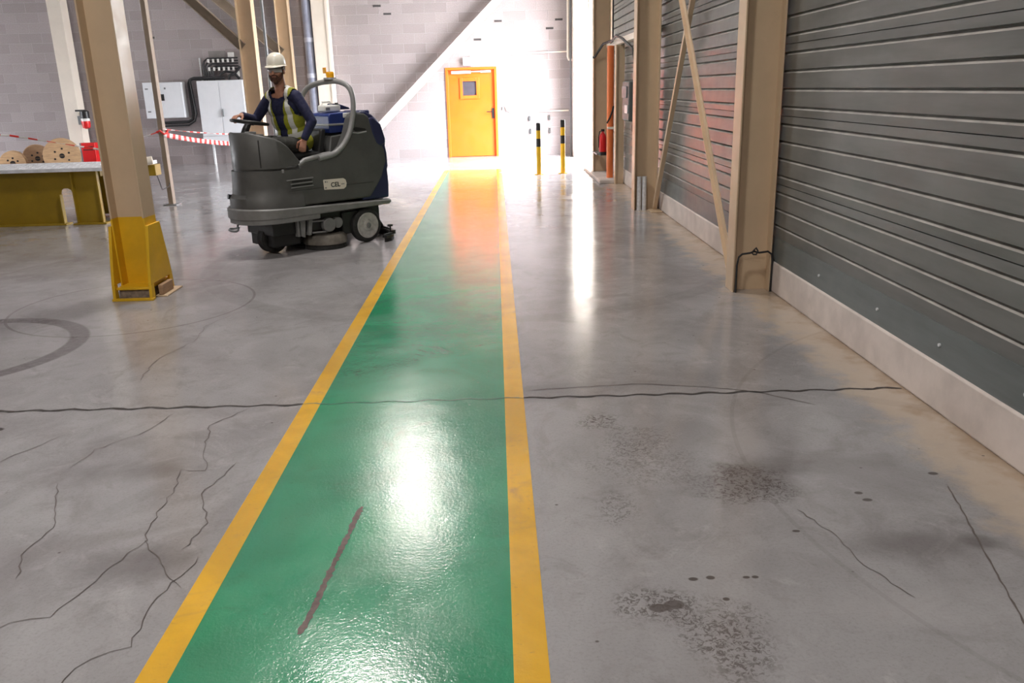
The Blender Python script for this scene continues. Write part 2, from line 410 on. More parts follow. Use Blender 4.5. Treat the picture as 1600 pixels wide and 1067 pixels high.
# right wall: plinth, flashing, ribbed siding in bays
wall_right = struct(empty('wall_right', (2.17, 7, 0)))
def wr(mb, name, m, bevel=0):
    o = mb.build(name, m, wall_right, bevel); o.location = (-2.17, -7, 0); return o
wr(MB().box(2.15, 2.45, -7, 16.9, 0, .24), 'concrete_plinth', M['plinth'], .012)
wr(MB().box(2.163, 2.30, -7, 16.9, .24, .43), 'flashing', M['flash'])
def siding(y0, y1, z0=.43, z1=7.2):
    prof = [(2.17, z0)]
    k = 0; zc = 1.346
    zs = []
    j0 = int((z0-zc)/.127)-2
    for j in range(j0, 60):
        zs.append((zc+.0635+.127*j, 'rib'))
        if j % 4 == 0: zs.append((zc+.127*j, 'seam'))
    zs.sort()
    for z, kind in zs:
        if z < z0+.04 or z > z1-.04: continue
        if kind == 'rib': prof += [(2.166, z-.014), (2.186, z+.008), (2.186, z+.010), (2.162, z+.012)]
        else: prof += [(2.167, z-.003), (2.190, z-.002), (2.190, z+.002), (2.167, z+.003)]
    prof.append((2.17, z1))
    mb = MB()
    pl = [(x, y0, z) for x, z in prof]; pr = [(x, y1, z) for x, z in prof]
    mb.loft([pl, pr], cap=False, closed=False)
    mb.bm.faces.ensure_lookup_table()
    for f in mb.bm.faces:                                    # paler material on the sloping ledge of every rib
        zs_ = sorted(v.co.z for v in f.verts); xs_ = [v.co.x for v in f.verts]
        if .018 < zs_[-1]-zs_[0] < .030 and max(xs_)-min(xs_) > .01: f.material_index = 1
    mb.box(2.24, 2.40, y0, y1, z0, z1)
    return mb
for a, b in ((-7, 1.85), (1.85, 6.55), (6.55, 11.2), (11.2, 15.95)):
    wr(siding(a, b), 'metal_siding', [M['siding'], M['ledge']])
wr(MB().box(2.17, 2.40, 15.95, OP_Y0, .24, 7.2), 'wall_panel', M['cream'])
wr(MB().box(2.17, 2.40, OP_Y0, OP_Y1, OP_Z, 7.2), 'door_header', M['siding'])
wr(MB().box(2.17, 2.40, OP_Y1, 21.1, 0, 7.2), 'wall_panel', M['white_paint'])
# screws on the flashing
for y in (3.2, 3.9, 4.6, 5.5):
    wr(MB().cyl((2.155, y, .33), (2.163, y, .33), .009, n=10), 'screw', M['galv'])
wr(MB().box(1.74, 2.15, 14.35, 17.0, 0, .06), 'concrete_ledge', M['plinth'], .01)
struct(MB().box(2.6, 40, -5, 60, -.3, -.02).build('ground', M['asphalt']))
struct(MB().box(-50, -16, -5, 60, -.3, -.26).build('ground', M['asphalt']))

# door_1: orange fire door
dr = struct(empty('door_1', (-.55, YB, 0)))
def dpart(mb, name, m, bevel=0, parent=dr):
    o = mb.build(name, m, parent, bevel)
    if parent is dr: o.location = (.55, -YB, 0)
    return o
fr = MB()
fr.box(-1.16, -1.10, YB-.03, YB+.12, 0, 2.10).box(.01, .07, YB-.03, YB+.12, 0, 2.10).box(-1.10, .01, YB-.03, YB+.12, 2.04, 2.10)
dpart(fr, 'door_frame', M['orange'], .004)
lf = MB()
lf.box(-1.10, -.78, YB+.04, YB+.09, .01, 2.04).box(-.41, .01, YB+.04, YB+.09, .01, 2.04).box(-.78, -.41, YB+.04, YB+.09, .01, 1.43).box(-.78, -.41, YB+.04, YB+.09, 1.80, 2.04)
leaf = dpart(lf, 'door_leaf', M['orange'])
vp = MB()
vp.box(-.83, -.76, YB+.015, YB+.045, 1.37, 1.86).box(-.43, -.36, YB+.015, YB+.045, 1.37, 1.86).box(-.76, -.43, YB+.015, YB+.045, 1.37, 1.45).box(-.76, -.43, YB+.015, YB+.045, 1.78, 1.86)
vp.build('vision_panel_frame', M['orange'], leaf, .004)
MB().box(-.77, -.42, YB+.05, YB+.065, 1.44, 1.79).build('glass_pane', mat('dark_wired_glass', (.07, .065, .08), .15), leaf)
hd = MB(); hd.box(-.07, -.015, YB+.02, YB+.045, .90, 1.14).cyl((-.045, YB+.03, 1.06), (-.045, YB-.04, 1.06), .012, n=10).cyl((-.045, YB-.04, 1.06), (-.20, YB-.04, 1.06), .012, n=10)
dpart(hd, 'door_handle', M['black'])
cl = MB(); cl.box(-1.02, -.55, YB-.02, YB+.04, 1.955, 2.02).box(-.60, -.30, YB-.015, YB+.03, 1.985, 2.01)
dpart(cl, 'door_closer', M['white'], .006)
dpart(MB().box(-.32, -.07, YB-.02, YB+.04, 1.97, 2.02), 'door_closer', M['white'], .006)
dpart(MB().box(-1.2, .11, YB+.12, YB+.30, 0, 2.3), 'door_backing', M['orange'])

# sectional door track at the opening edge
tk = thing('door_track', 'thin white vertical door rail with small brackets beside the bright opening', 'door rail', (2.04, 18.55, 0))
MB().box(-.012, .012, -.03, .03, 0, 6.8).build('rail', M['white_paint'], tk)
for z in (.12, .95, 1.35, 1.9, 2.45, 3.0):
    MB().box(.0, .10, -.02, .02, z-.03, z+.03).build('bracket', M['grey_metal'], tk)

# ------------------------------------------------------------------ steel columns
def hcol(name, label, x, y, mx, wx=.30, wy=.22, h=7.2, group=None, t=.013, web=.009, cat='column'):
    r = thing(name, label, cat, (x, y, 0), 0, group)
    MB().box(-wx/2, -wx/2+t, -wy/2, wy/2, 0, h).build('flange', mx, r, .003)
    MB().box(wx/2-t, wx/2, -wy/2, wy/2, 0, h).build('flange', mx, r, .003)
    MB().box(-wx/2+t, wx/2-t, -web/2, web/2, 0, h).build('web', mx, r)
    return r
colR = hcol('steel_column', 'cream steel column on the right wall nearest the viewer, with a wire hoop at its foot', 1.99, 6.53, M['cream'], .30, .20)
colM = hcol('steel_column', 'cream steel column on the right wall between the cross brace and the grey electrical box', 1.96, 11.2, M['cream'], .31, .22)
colF = hcol('steel_column', 'cream steel column behind the orange pipe, beside the bright opening', 1.96, 15.95, M['cream'], .31, .22)
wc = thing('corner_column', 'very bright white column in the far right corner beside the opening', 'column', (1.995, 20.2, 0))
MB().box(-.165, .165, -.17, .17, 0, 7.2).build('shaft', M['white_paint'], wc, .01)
# narrow post
ps = thing('door_post', 'narrow cream steel post right of the orange pipe under the white rail', 'post', (2.06, 14.3, 0))
MB().box(-.07, -.05, -.06, .06, 0, 2.22).build('flange', M['cream'], ps); MB().box(-.05, .08, .0, .01, 0, 2.22).build('web', M['cream'], ps)
# wall rail
tag(MB().box(2.05, 2.14, 11.35, 16.1, 2.24, 2.33).build('cable_trunking', M['white_paint'], bevel=.006), 'white cable trunking running along the right wall above the orange pipe', 'cable trunking')
# orange pipe
op = thing('orange_pipe', 'thick vertical orange pipe standing on the low ledge by the far right wall', 'pipe', (1.97, 14.75, .06))
MB().cyl((0, 0, 0), (0, 0, 2.17), .058, n=28).build('pipe_body', M['orange_pipe'], op)
MB().box(-.055, .055, -.085, -.05, .82, .86).build('white_band', M['white_paint'], op)
MB().tube([(-.065, -.07, .92), (-.02, -.075, 1.0), (.03, -.07, 1.12), (.045, -.07, 1.2)], .014).build('strap', M['black'], op)
# fire extinguisher on column F
fe = thing('fire_extinguisher', 'dark red fire extinguisher hanging low behind the orange pipe', 'fire extinguisher', (1.90, 15.2, .42))
MB().lathe([(.02, 0), (.062, .0), (.066, .02), (.066, .30), (.05, .35), (.02, .38), (.02, .40)]).build('cylinder_body', M['red'], fe)
MB().box(-.03, .03, -.012, .012, .40, .44).cyl((0, 0, .38), (0, 0, .41), .016, n=12).tube([(0, -.02, .42), (-.06, -.03, .40), (-.075, -.02, .30), (-.07, 0, .12)], .009).build('valve_head', M['black'], fe)
MB().lathe([(.067, -.012), (.068, 0), (.068, .05), (.066, .05)]).build('base_cap', M['black'], fe)
MB().box(-.10, .02, .07, .72, -.01, .012).build('wall_bracket', M['grey_metal'], fe)
# electrical box
eb = thing('electrical_box', 'grey wall switch box under a vertical conduit, far right wall', 'electrical box', (2.08, 13.05, 1.03))
MB().box(-.11, .08, -.32, .32, .05, .62).build('box_body', M['boxgrey'], eb, .02)
MB().box(-.13, -.11, -.20, .25, .38, .55).build('box_lid', M['grey_metal'], eb, .01)
MB().box(-.125, -.11, -.28, .0, .16, .28).build('switch_plate', M['galv'], eb, .01)
MB().tube([(0, -.1, .05), (-.01, -.1, -.03), (0, -.06, -.10), (.02, 0, -.12), (.03, .05, -.02), (.02, .08, .05)], .018).build('cable_loop', M['dark_cable'], eb)
MB().cyl((.04, .05, .62), (.04, .05, 1.22), .022, n=12).build('conduit', M['galv'], eb)
tag(MB().tube([(2.03, 15.2, 2.30), (1.98, 14.2, 2.36), (2.0, 13.6, 2.28), (2.08, 13.1, 2.10), (2.1, 13.05, 1.95)], .02).build('cable', M['dark_cable']), 'black cable drooping from the white trunking to the grey switch box conduit', 'cable')
tag(MB().tube([(2.05, 15.0, 2.33), (1.95, 15.6, 2.30), (1.88, 15.75, 2.18), (1.83, 15.8, 2.10), (1.80, 15.82, 2.08)], .022).build('cable', M['dark_cable']), 'black cable looping from the trunking across the far cream column', 'cable')
tag(MB().cyl((2.12, 15.6, 2.3), (2.12, 15.6, 6.5), .014, n=10).build('conduit', M['dark_cable']), 'thin dark conduit rising on the siding above the orange pipe', 'conduit')
# two steel tubes at column M
for x, lab in ((1.875, 'left one of two short silver tubes standing in the column recess on the right'), (1.945, 'right one of two short silver tubes standing in the column recess on the right')):
    tag(MB().lathe([(.026, 0), (.030, 0), (.030, .44), (.026, .44), (.026, .02)], (x, 11.12, 0), n=24).build('steel_tube', M['galv']), lab, 'tube', 'short silver tubes by the column')
# cross brace
def lbar(name, p0, p1, wa, wb, m, label, up=Vector((0, 1, 0)), cat='brace', t=.01):
    p0 = Vector(p0); p1 = Vector(p1); d = (p1-p0).normalized(); a = (up - up.dot(d)*d).normalized(); b = d.cross(a)
    mb = MB()
    for (u0, u1, v0, v1) in ((0, wa, 0, t), (0, t, 0, wb)):
        q = [a*u0+b*v0, a*u1+b*v0, a*u1+b*v1, a*u0+b*v1]
        mb.loft([[p0+k for k in q], [p1+k for k in q]])
    return tag(mb.build(name, m), label, cat)
lbar('diagonal_brace', (2.06, 11.05, 0), (2.06, 7.30, 4.90), .06, -.04, M['cream'], 'cream steel brace leaning from the foot of the middle right column', up=Vector((0, .8, .6)))
lbar('diagonal_brace', (1.98, 6.98, .0), (1.98, 11.05, 4.22), .085, -.03, M['cream'], 'cream steel brace whose foot is behind the nearest right column', up=Vector((0, -.8, .6)))
tag(MB().box(1.99, 2.14, 10.84, 11.08, 0, .015).build('brace_foot_plate', M['cream'], bevel=.004), 'small cream steel plate on the floor under the leaning brace', 'base plate')
# wire hoop at column R
hp = [(1.865, 6.42, 0), (1.865, 6.42, .22), (1.875, 6.415, .285), (1.90, 6.41, .31), (1.96, 6.405, .318), (1.99, 6.40, .33), (2.03, 6.405, .318), (2.10, 6.41, .325), (2.135, 6.415, .30), (2.145, 6.42, .24), (2.14, 6.42, 0)]
hw = thing('wire_hoop', 'dark bent wire hoop knotted across the foot of the nearest right column', 'wire', (2.0, 6.41, 0))
o = MB().tube(hp, .008, 8).build('wire', M['dark_cable'], hw); o.location = (-2.0, -6.41, 0)
o = MB().tube([(1.97, 6.40, .32), (1.985, 6.385, .345), (2.0, 6.39, .36), (2.015, 6.39, .335), (2.0, 6.38, .31), (1.98, 6.385, .31)], .007, 8, closed=True).build('knot', M['dark_cable'], hw); o.location = (-2.0, -6.41, 0)

# ---------------- big left column with yellow foot
LX, LY = -3.025, 6.99
lc = thing('steel_column', 'large cream steel column in the left foreground with a yellow painted foot', 'column', (LX, LY, 0))
for nm, x0, x1 in (('flange', -.137, -.122), ('flange', .122, .137)):
    MB().box(x0, x1, -.12, .12, .66, 7.2).build(nm, M['cream'], lc, .003)
    MB().box(x0, x1, -.12, .12, .10, .66).build('yellow_flange', M['yellow'], lc, .003)
MB().box(-.122, .122, -.006, .006, .66, 7.2).build('web', M['cream'], lc)
MB().box(-.122, .122, -.006, .006, .10, .66).build('yellow_web', M['yellow'], lc)
for x0, x1 in ((-.162, -.138), (.138, .162)):
    g = MB()
    # trapezoid plate with a window at its foot
    g.prism([(-.125, .60), (.125, .60), (.20, .30), (.235, .13), (-.235, .13), (-.20, .30)], 'x', x0, x1)
    g.prism([(-.235, .13), (-.175, .13), (-.175, 0), (-.245, 0)], 'x', x0, x1)
    g.prism([(.235, .13), (.175, .13), (.175, 0), (.245, 0)], 'x', x0, x1)
    g.build('gusset_plate', M['yellow'], lc, .003)
MB().box(-.138, .138, -.21, .21, .085, .105).build('base_plate', M['yellow'], lc, .004)
MB().box(-.17, .17, -.25, -.215, 0, .02).build('floor_plate', M['yellow'], lc, .003)
MB().box(.138, .235, -.12, .24, 0, .014).build('floor_plate', M['cream'], lc, .003)
mo = MB(); mo.box(-.130, .132, -.195, .20, 0, .082)
mo.build('mortar_bed', M['mortar'], lc, .012)
MB().box(.163, .20, -.11, .13, .014, .10).build('wood_shim', M['wood2'], lc, .006)

# thin post
tp = thing('steel_post', 'thin square steel post on the floor left of the driver, tied with barrier tape', 'post', (-5.05, 13.15, 0))
MB().box(-.035, .035, -.06, .06, .012, 7.2).build('shaft', M['taupe'], tp, .004)
MB().box(-.10, .10, -.12, .12, 0, .014).build('base_plate', M['grey_metal'], tp)
# far columns
def col_root(x, y, label, m=M['cream'], wx=.30, wy=.24): return hcol('steel_column', label, x, y, m, wx, wy)
col_root(-4.69, 17.12, 'cream steel column rising behind the driver, the left one of two')
col_root(-4.84, 20.80, 'cream steel column right behind the white helmet, next to the grey downpipe')
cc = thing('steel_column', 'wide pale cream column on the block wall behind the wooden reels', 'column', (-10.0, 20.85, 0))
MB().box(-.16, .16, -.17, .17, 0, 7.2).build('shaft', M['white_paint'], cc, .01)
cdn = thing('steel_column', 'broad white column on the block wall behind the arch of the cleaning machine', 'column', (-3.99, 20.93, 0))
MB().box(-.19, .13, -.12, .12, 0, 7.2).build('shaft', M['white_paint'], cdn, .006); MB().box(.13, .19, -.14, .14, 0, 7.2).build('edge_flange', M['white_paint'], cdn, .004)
# beams diagonal
def dbeam(p0, p1, wd, dp, label, m):
    p0 = Vector(p0); p1 = Vector(p1); d = (p1-p0).normalized(); a = Vector((0, 1, 0)); b = d.cross(a)
    r = thing('diagonal_brace', label, 'brace', tuple(p0))
    for nm, u0, u1, v0, v1 in (('web', -.006, .006, -wd/2, wd/2), ('flange', -dp/2, dp/2, -wd/2, -wd/2+.012), ('flange', -dp/2, dp/2, wd/2-.012, wd/2)):
        q = [a*u0+b*v0, a*u1+b*v0, a*u1+b*v1, a*u0+b*v1]
        MB().loft([[k for k in q], [p1-p0+k for k in q]]).build(nm, m, r)
    return r
dbeam((-4.80, 17.12, 2.48), (-7.2, 17.12, 4.8), .17, .16, 'taupe diagonal brace sloping down to the column left of the driver', M['taupe'])
dbeam((-4.95, 20.80, 2.52), (-7.6, 20.80, 4.9), .22, .16, 'taupe diagonal brace sloping down to the column behind the helmet', M['taupe'])
db = thing('diagonal_brace', 'long white diagonal beam rising across the block wall above the orange door', 'brace', (-3.55, 20.88, .06))
p0 = Vector((-3.55, 20.88, .06)); p1 = Vector((2.1, 20.88, 5.42)); dd = (p1-p0).normalized(); bb = dd.cross(Vector((0, 1, 0)))
q = [bb*v+Vector((0, u, 0)) for u, v in ((-.09, -.085), (.09, -.085), (.09, .085), (-.09, .085))]
MB().loft([q, [p1-p0+k for k in q]]).build('box_section', M['white_paint'], db, .006)

# downpipe and slim pipe
dp = thing('downpipe', 'grey blue round downpipe with couplings on the wall behind the driver', 'pipe', (-4.32, 20.93, 0))
MB().cyl((0, 0, 0), (0, 0, 7.2), .10, n=28).build('pipe_body', mat('blue_grey_pvc', (.26, .28, .36), .35), dp)
for z in (1.95, 2.75): MB().cyl((0, 0, z), (0, 0, z+.10), .112, n=28).build('coupling', mat('pale_pvc', (.45, .47, .55), .35), dp)
tag(MB().cyl((-4.17, 21.0, 2.6), (-4.17, 21.0, 7), .035, n=12).build('conduit', M['white_paint']), 'thin white conduit beside the grey downpipe', 'conduit')
tag(MB().cyl((-4.33, 17.0, 0), (-4.33, 17.0, 7.2), .028, n=12).build('conduit', M['grey_metal']), 'thin grey conduit beside the bright edge of the left column behind the driver', 'conduit')

# ---------------- back wall fittings
def cab(name, label, x0, x1, z0, z1, dep=.25):
    r = thing(name, label, 'electrical cabinet', ((x0+x1)/2, YB-dep, z0))
    return r, (x1-x0)/2, z1-z0, dep
r, hw_, hh, dep = cab('electrical_cabinet', 'white single door electrical cabinet with a small black display, behind the thin post', -8.0, -7.40, 1.12, 1.94)
MB().box(-hw_-.32, hw_, .02, dep, 0, hh).build('cabinet_body', M['white'], r, .008)
MB().box(-hw_-.06, hw_-.01, -.005, .02, .01, hh-.01).build('door', M['white'], r, .006)
MB().box(-.32, -.14, -.014, -.004, .40, .55).build('display', M['black'], r, .003)
MB().box(-.12, -.08, -.012, -.004, .66, .70).build('lock', M['grey_metal'], r)
MB().box(-hw_-.32, -hw_-.10, .0, .02, 0, hh).build('side_panel', M['white'], r, .004)
for z in (.14, .66): MB().box(-hw_-.27, -hw_-.20, -.012, 0, z, z+.03).build('hinge', M['grey_metal'], r)
r, hw_, hh, dep = cab('electrical_cabinet', 'tall white two door electrical cabinet left of the driver', -7.03, -5.95, .52, 1.95, .3)
MB().box(-hw_, hw_, .02, dep, 0, hh).build('cabinet_body', M['white'], r, .008)
for a, b in ((-hw_, -.03), (-.025, hw_)):
    dd_ = MB().box(a+.004, b-.004, 0, .02, .16, hh-.01).build('door', M['white'], r, .004)
MB().box(-hw_, hw_, -.002, .02, 0, .15).build('plinth_panel', M['white'], r, .004)
MB().box(.0, .03, -.03, 0, .60, .78).build('door_handle', M['grey_metal'], r, .008)
MB().cyl((-hw_+.16, .2, -.52), (-hw_+.16, .2, 0), .03, n=12).build('conduit', M['galv'], r)
# cables
ct = thing('cable_bundle', 'bundle of black cables clipped on the wall above the two door cabinet', 'cables', (-7.0, YB, 1.95))
for k in range(5):
    e = .055*k
    pts = [(.12+e, -.10, -.0), (.12+e, -.10, .35-e*.4), (.15+e, -.10, .44-e), (.24+e, -.10, .50-e*1.1), (.95, -.10, .50-e*1.1)]
    MB().tube(pts, .019, 8).build('cable', M['dark_cable'], ct)
MB().tube([(.5, -.12, .02), (.52, -.14, .14), (.65, -.14, .2), (.85, -.13, .16), (.95, -.12, .02)], .03, 8).build('cable', M['dark_cable'], ct)
MB().tube([(.7, -.12, .02), (.72, -.15, .10), (.85, -.15, .14), (1.0, -.15, .30)], .03, 8).build('cable', M['dark_cable'], ct)
for i in range(6):
    for z in (.455, .27):
        MB().box(.24+.115*i, .285+.115*i, -.135, -.118, z-.05, z+.03).build('cable_clip', M['whiteplastic'], ct)
MB().box(.02, .05, -.06, 0, -.0, .52).build('cable_rail', M['galv'], ct); MB().box(.88, .94, -.10, -.02, .08, .2).build('gland', M['whiteplastic'], ct)
tag(MB().tube([(-6.4, 20.98, 2.0), (-7.15, 20.98, 2.0), (-7.24, 20.98, 1.97), (-7.27, 20.98, 1.90), (-7.25, 20.98, 1.2), (-7.28, 20.98, 1.08), (-7.38, 20.98, 1.02), (-8.1, 20.98, 1.0)], .035, 10).build('cable', M['dark_cable']), 'thick black cable bending down between the two white cabinets', 'cable')
tag(MB().tube([(-6.4, 20.9, 2.02), (-7.1, 20.9, 2.03), (-7.19, 20.9, 2.0), (-7.2, 20.9, 1.9), (-7.16, 20.95, 1.2), (-7.22, 20.95, 1.04), (-7.38, 20.95, .94), (-8.1, 20.95, .93)], .022, 10).build('cable', M['dark_cable']), 'thinner black cable following the thick one between the white cabinets', 'cable')
jb = thing('junction_box', 'small square white junction box above the black cable bundle', 'junction box', (-6.22, YB, 2.45))
MB().box(-.07, .07, -.06, 0, 0, .13).build('box_body', M['whiteplastic'], jb, .008); MB().box(-.05, .05, -.066, -.06, .02, .11).build('lid', M['whiteplastic'], jb)
tag(MB().box(-6.75, -6.35, YB-.015, YB, 2.35, 2.62).build('wall_patch', mat('grey_render_patch', (.2, .185, .18), .9)), 'darker grey rendered square patch on the block wall above the cables', 'wall patch')
bx = thing('emergency_light', 'white emergency light box above the top left of the orange door', 'emergency light', (-.60, YB, 2.14))
MB().box(-.13, .13, -.09, 0, 0, .19).build('housing', M['white'], bx, .01); MB().box(-.11, .11, -.10, -.09, .02, .13).build('diffuser', M['whiteplastic'], bx)
tag(MB().tube([(-.55, 21.06, 2.35), (1.80, 21.06, 2.40)], .017, 8).build('conduit', M['white_paint']), 'thin white conduit running right from above the orange door', 'conduit')
tag(MB().tube([(.25, 21.06, 1.20), (.30, 21.06, 1.08), (.40, 21.06, 1.03), (1.80, 21.06, 1.04)], .017, 8).build('conduit', M['white_paint']), 'thin white conduit at handle height right of the orange door', 'conduit')
for x, lab in ((.20, 'small dark push switch right of the orange door handle'), (.31, 'small grey socket at the end of the low conduit')):
    tag(MB().box(x-.022, x+.022, YB-.035, YB, 1.10, 1.17).build('wall_switch', M['grey_metal'], bevel=.004), lab, 'switch')
k = 0
for x, z, lab in ((.84, .875, 'upper left'), (1.32, .885, 'upper right'), (.86, .57, 'lower left'), (1.33, .575, 'lower right')):
    tag(MB().box(x-.022, x+.022, YB-.05, YB, z-.06, z+.06).build('wall_bracket', M['cardgrey'], bevel=.004), lab+' one of four small dark brackets on the back wall behind the bollards', 'bracket', 'dark brackets behind the bollards')
tag(MB().tube([(1.80, 20.98, 5), (1.78, 20.98, 2.28), (1.80, 20.98, 2.21), (1.88, 20.98, 2.20)], .028, 10).build('conduit', M['white_paint']), 'white vertical pipe hooking at its end near the far right corner', 'pipe')
tag(MB().cyl((1.84, 20.95, 0), (1.84, 20.95, 7), .018, n=10).build('conduit', M['grey_metal']), 'grey thin conduit in the far right corner of the block wall', 'conduit')

# ---------------- bollards
def bollard(x, y, ht, label):
    r = thing('bollard', label, 'bollard', (x, y, 0), 0, 'striped bollards by the opening')
    cuts = [(0, ht-.44, 'yellow'), (ht-.44, ht-.29, 'black'), (ht-.29, ht-.14, 'yellow'), (ht-.14, ht, 'black')]
    for a, b, c in cuts:
        if c == 'black' and b == ht: mb = MB().lathe([(.045, a), (.045, b-.02), (.038, b-.004), (.01, b)], n=24)
        else: mb = MB().cyl((0, 0, a), (0, 0, b), .045, n=24)
        mb.build('black_band' if c == 'black' else 'yellow_tube', M['black'] if c == 'black' else M['yellow'], r)
    MB().box(-.08, .08, -.08, .08, 0, .01).build('base_plate', M['yellow'], r, .003)
bollard(.81, 16.2, .96, 'black and yellow striped bollard nearest to the orange door')
bollard(1.28, 16.35, 1.00, 'black and yellow striped bollard nearest to the bright opening')

# ---------------- yellow platform
pf = thing('platform', 'yellow steel platform with a galvanised deck at the left edge', 'platform', (-6.5, 11.8, 0))
def pp(mb, name, m, bevel=0):
    o = mb.build(name, m, pf, bevel); o.location = (6.5, -11.8, 0); return o
def front_plate(y, name, dx=0):
    g = MB()
    g.prism([(-9.6, .02), (-5.79-dx, .02), (-5.80-dx, .40), (-5.785-dx, .455), (-5.75-dx, .475), (-5.70-dx*.45, .475), (-5.665-dx*.45, .455), (-5.64-dx*.45, .40), (-5.62-dx*.45, .02), (-5.27, .02), (-5.27, .70), (-9.6, .70)], 'y', y, y+.02)
    pp(g, name, M['yellow_shaded'], .003)
front_plate(11.32, 'front_plate'); front_plate(12.15, 'rear_plate', .65)
for x in (-5.62, -5.29):
    pp(MB().box(x, x+.02, 11.26, 11.34, .02, .70), 'leg_flange', M['yellow_shaded'], .002)
pp(MB().box(-5.81, -5.79, 11.26, 11.34, .02, .40), 'leg_flange', M['yellow_shaded'], .002)
pp(MB().box(-9.6, -5.75, 11.22, 11.40, 0, .02).box(-5.66, -5.22, 11.22, 11.40, 0, .02), 'foot_plate', M['yellow_shaded'], .002)
pp(MB().box(-9.6, -5.25, 11.34, 12.15, .62, .70), 'cross_beam', M['yellow_shaded'])
pp(MB().box(-4.93, -4.78, 12.0, 12.2, .55, .70), 'end_bracket', M['yellow_shaded'], .004)
dk = MB(); dk.box(-9.6, -4.86, 11.20, 12.30, .70, .745)
for i in range(58):
    for j in range(9):
        x = -9.5+.08*i + (.04 if j % 2 else 0); y = 11.27+.12*j
        a = .022; b = .006
        if (i+j) % 2: a, b = b, a
        dk.box(x-a, x+a, y-b, y+b, .745, .7475)
pp(dk, 'deck', mat('galvanised_tread_plate', (.82, .84, .88), .38, .15, var=.1, scale=12))
pp(MB().cyl((-4.97, 11.95, .745), (-4.80, 12.0, .765), .055, n=20), 'roller_end', M['white_paint'])
tag(MB().tube([(-4.85, 12.2, .55), (-4.9, 12.4, .40), (-5.0, 12.7, .28), (-5.0, 13.0, .30), (-5.03, 13.1, .34)], .006, 8).build('cable', M['dark_cable']), 'thin dark cable sagging between the platform end and the thin post', 'cable')

# ---------------- cable reels
def reel(x, y, r0, m, label, yaw, hole=.055, width=.28):
    r = thing('cable_reel', label, 'cable reel', (x, y, 0), yaw)
    for s in (-1, 1):
        mb = MB(); n = 40
        def ring(rr, yy): return [(rr*math.cos(2*PI*i/n), yy, r0+rr*math.sin(2*PI*i/n)) for i in range(n)]
        ya, yb = s*width/2, s*(width/2+.03)
        mb.loft([ring(hole, ya), ring(r0, ya), ring(r0, yb), ring(hole, yb), ring(hole, ya)], cap=False)
        f = mb.build('flange', m, r, .003)
        if s < 0:
            for k in range(6):
                t = k*PI/3+.4
                MB().cyl((r0*.42*math.cos(t), -width/2-.034, r0+r0*.42*math.sin(t)), (r0*.42*math.cos(t), -width/2-.02, r0+r0*.42*math.sin(t)), .022, n=10).build('bolt', M['black'], f)
            for k in (-1, 0, 1):
                w_ = math.sqrt(max(0, r0*r0-(k*r0*.5)**2))*.97
                MB().box(-w_, w_, -width/2-.0315, -width/2-.029, r0+k*r0*.5-.003, r0+k*r0*.5+.003).build('plank_gap', M['wood2'], f)
    MB().cyl((0, -width/2, r0), (0, width/2, r0), r0*.5, n=32).build('drum', M['wood2'], r)
    MB().cyl((0, -width/2-.031, r0), (0, width/2+.031, r0), hole, n=20).build('axle_hole', M['black'], r)
reel(-9.93, 19.75, .385, M['wood'], 'largest wooden cable reel, standing in front of the pale column', .42, width=.3)
reel(-10.77, 20.25, .31, M['wood2'], 'brown wooden cable reel in the middle of the three', .5, width=.3)
reel(-10.95, 19.55, .265, M['wood'], 'smallest wooden cable reel at the left end of the three', .4, width=.28)
# red things at column C
e1 = thing('fire_extinguisher', 'red extinguisher with a black top and white band, hung high on the pale column', 'fire extinguisher', (-9.66, 20.58, .93))
MB().lathe([(.03, -.0), (.08, .03), (.095, .09), (.095, .18)]).build('cylinder_body', M['red'], e1)
MB().lathe([(.097, .18), (.097, .24)]).build('white_band', M['whiteplastic'], e1)
MB().lathe([(.10, .24), (.10, .40), (.07, .42)]).box(-.2, .02, -.02, .02, .40, .44).build('black_top', M['black'], e1)
MB().box(-.2, .0, .05, .12, .1, .3).build('wall_bracket', M['grey_metal'], e1)
e2 = thing('red_box', 'red slatted box on the floor to the right of the largest reel', 'box', (-9.60, 20.45, 0))
MB().box(-.16, .16, -.1, .1, 0, .62).build('box_body', M['red'], e2, .01)
for z in (.45, .52): MB().box(-.12, .12, -.106, -.1, z, z+.02).build('slot', M['black'], e2)
MB().box(-.19, -.16, -.1, .1, 0, .62).build('side_panel', M['grey_metal'], e2)

# ---------------- barrier tapes
def tape(name, label, pts, wdt, sag=0., per=.075, tw=0.):
    P = []
    for a, b in zip(pts, pts[1:]):
        a = Vector(a); b = Vector(b); L = (b-a).length; k = max(2, int(L/per))
        for i in range(k):
            t = i/k; p = a.lerp(b, t); p.z -= sag*4*t*(1-t); P.append(p)
    P.append(Vector(pts[-1])); mb = MB(); prev = None
    for i, p in enumerate(P):
        ang = tw*i*.35 + .15*math.sin(i*.5)
        d = (P[min(i+1, len(P)-1)]-P[max(i-1, 0)]).normalized()
        a = Vector((0, 0, 1)); a = (a-a.dot(d)*d).normalized(); b = d.cross(a)
        v = (a*math.cos(ang)+b*math.sin(ang))*wdt/2
        cur = (mb.bm.verts.new(p-v), mb.bm.verts.new(p+v))
        if prev:
            f = mb.bm.faces.new((prev[0], cur[0], cur[1], prev[1])); f.material_index = i % 2
        prev = cur
    o = mb.build(name, [M['redtape'], M['whitetape']])
    s = o.modifiers.new('solid', 'SOLIDIFY'); s.thickness = .0015
    return tag(o, label, 'barrier tape')
tape('barrier_tape', 'broad red and white barrier tape stretched from the thin post towards the driver', [(-5.01, 13.08, 1.06), (-4.84, 16.95, .68)], .075, .04, .055*1.9)
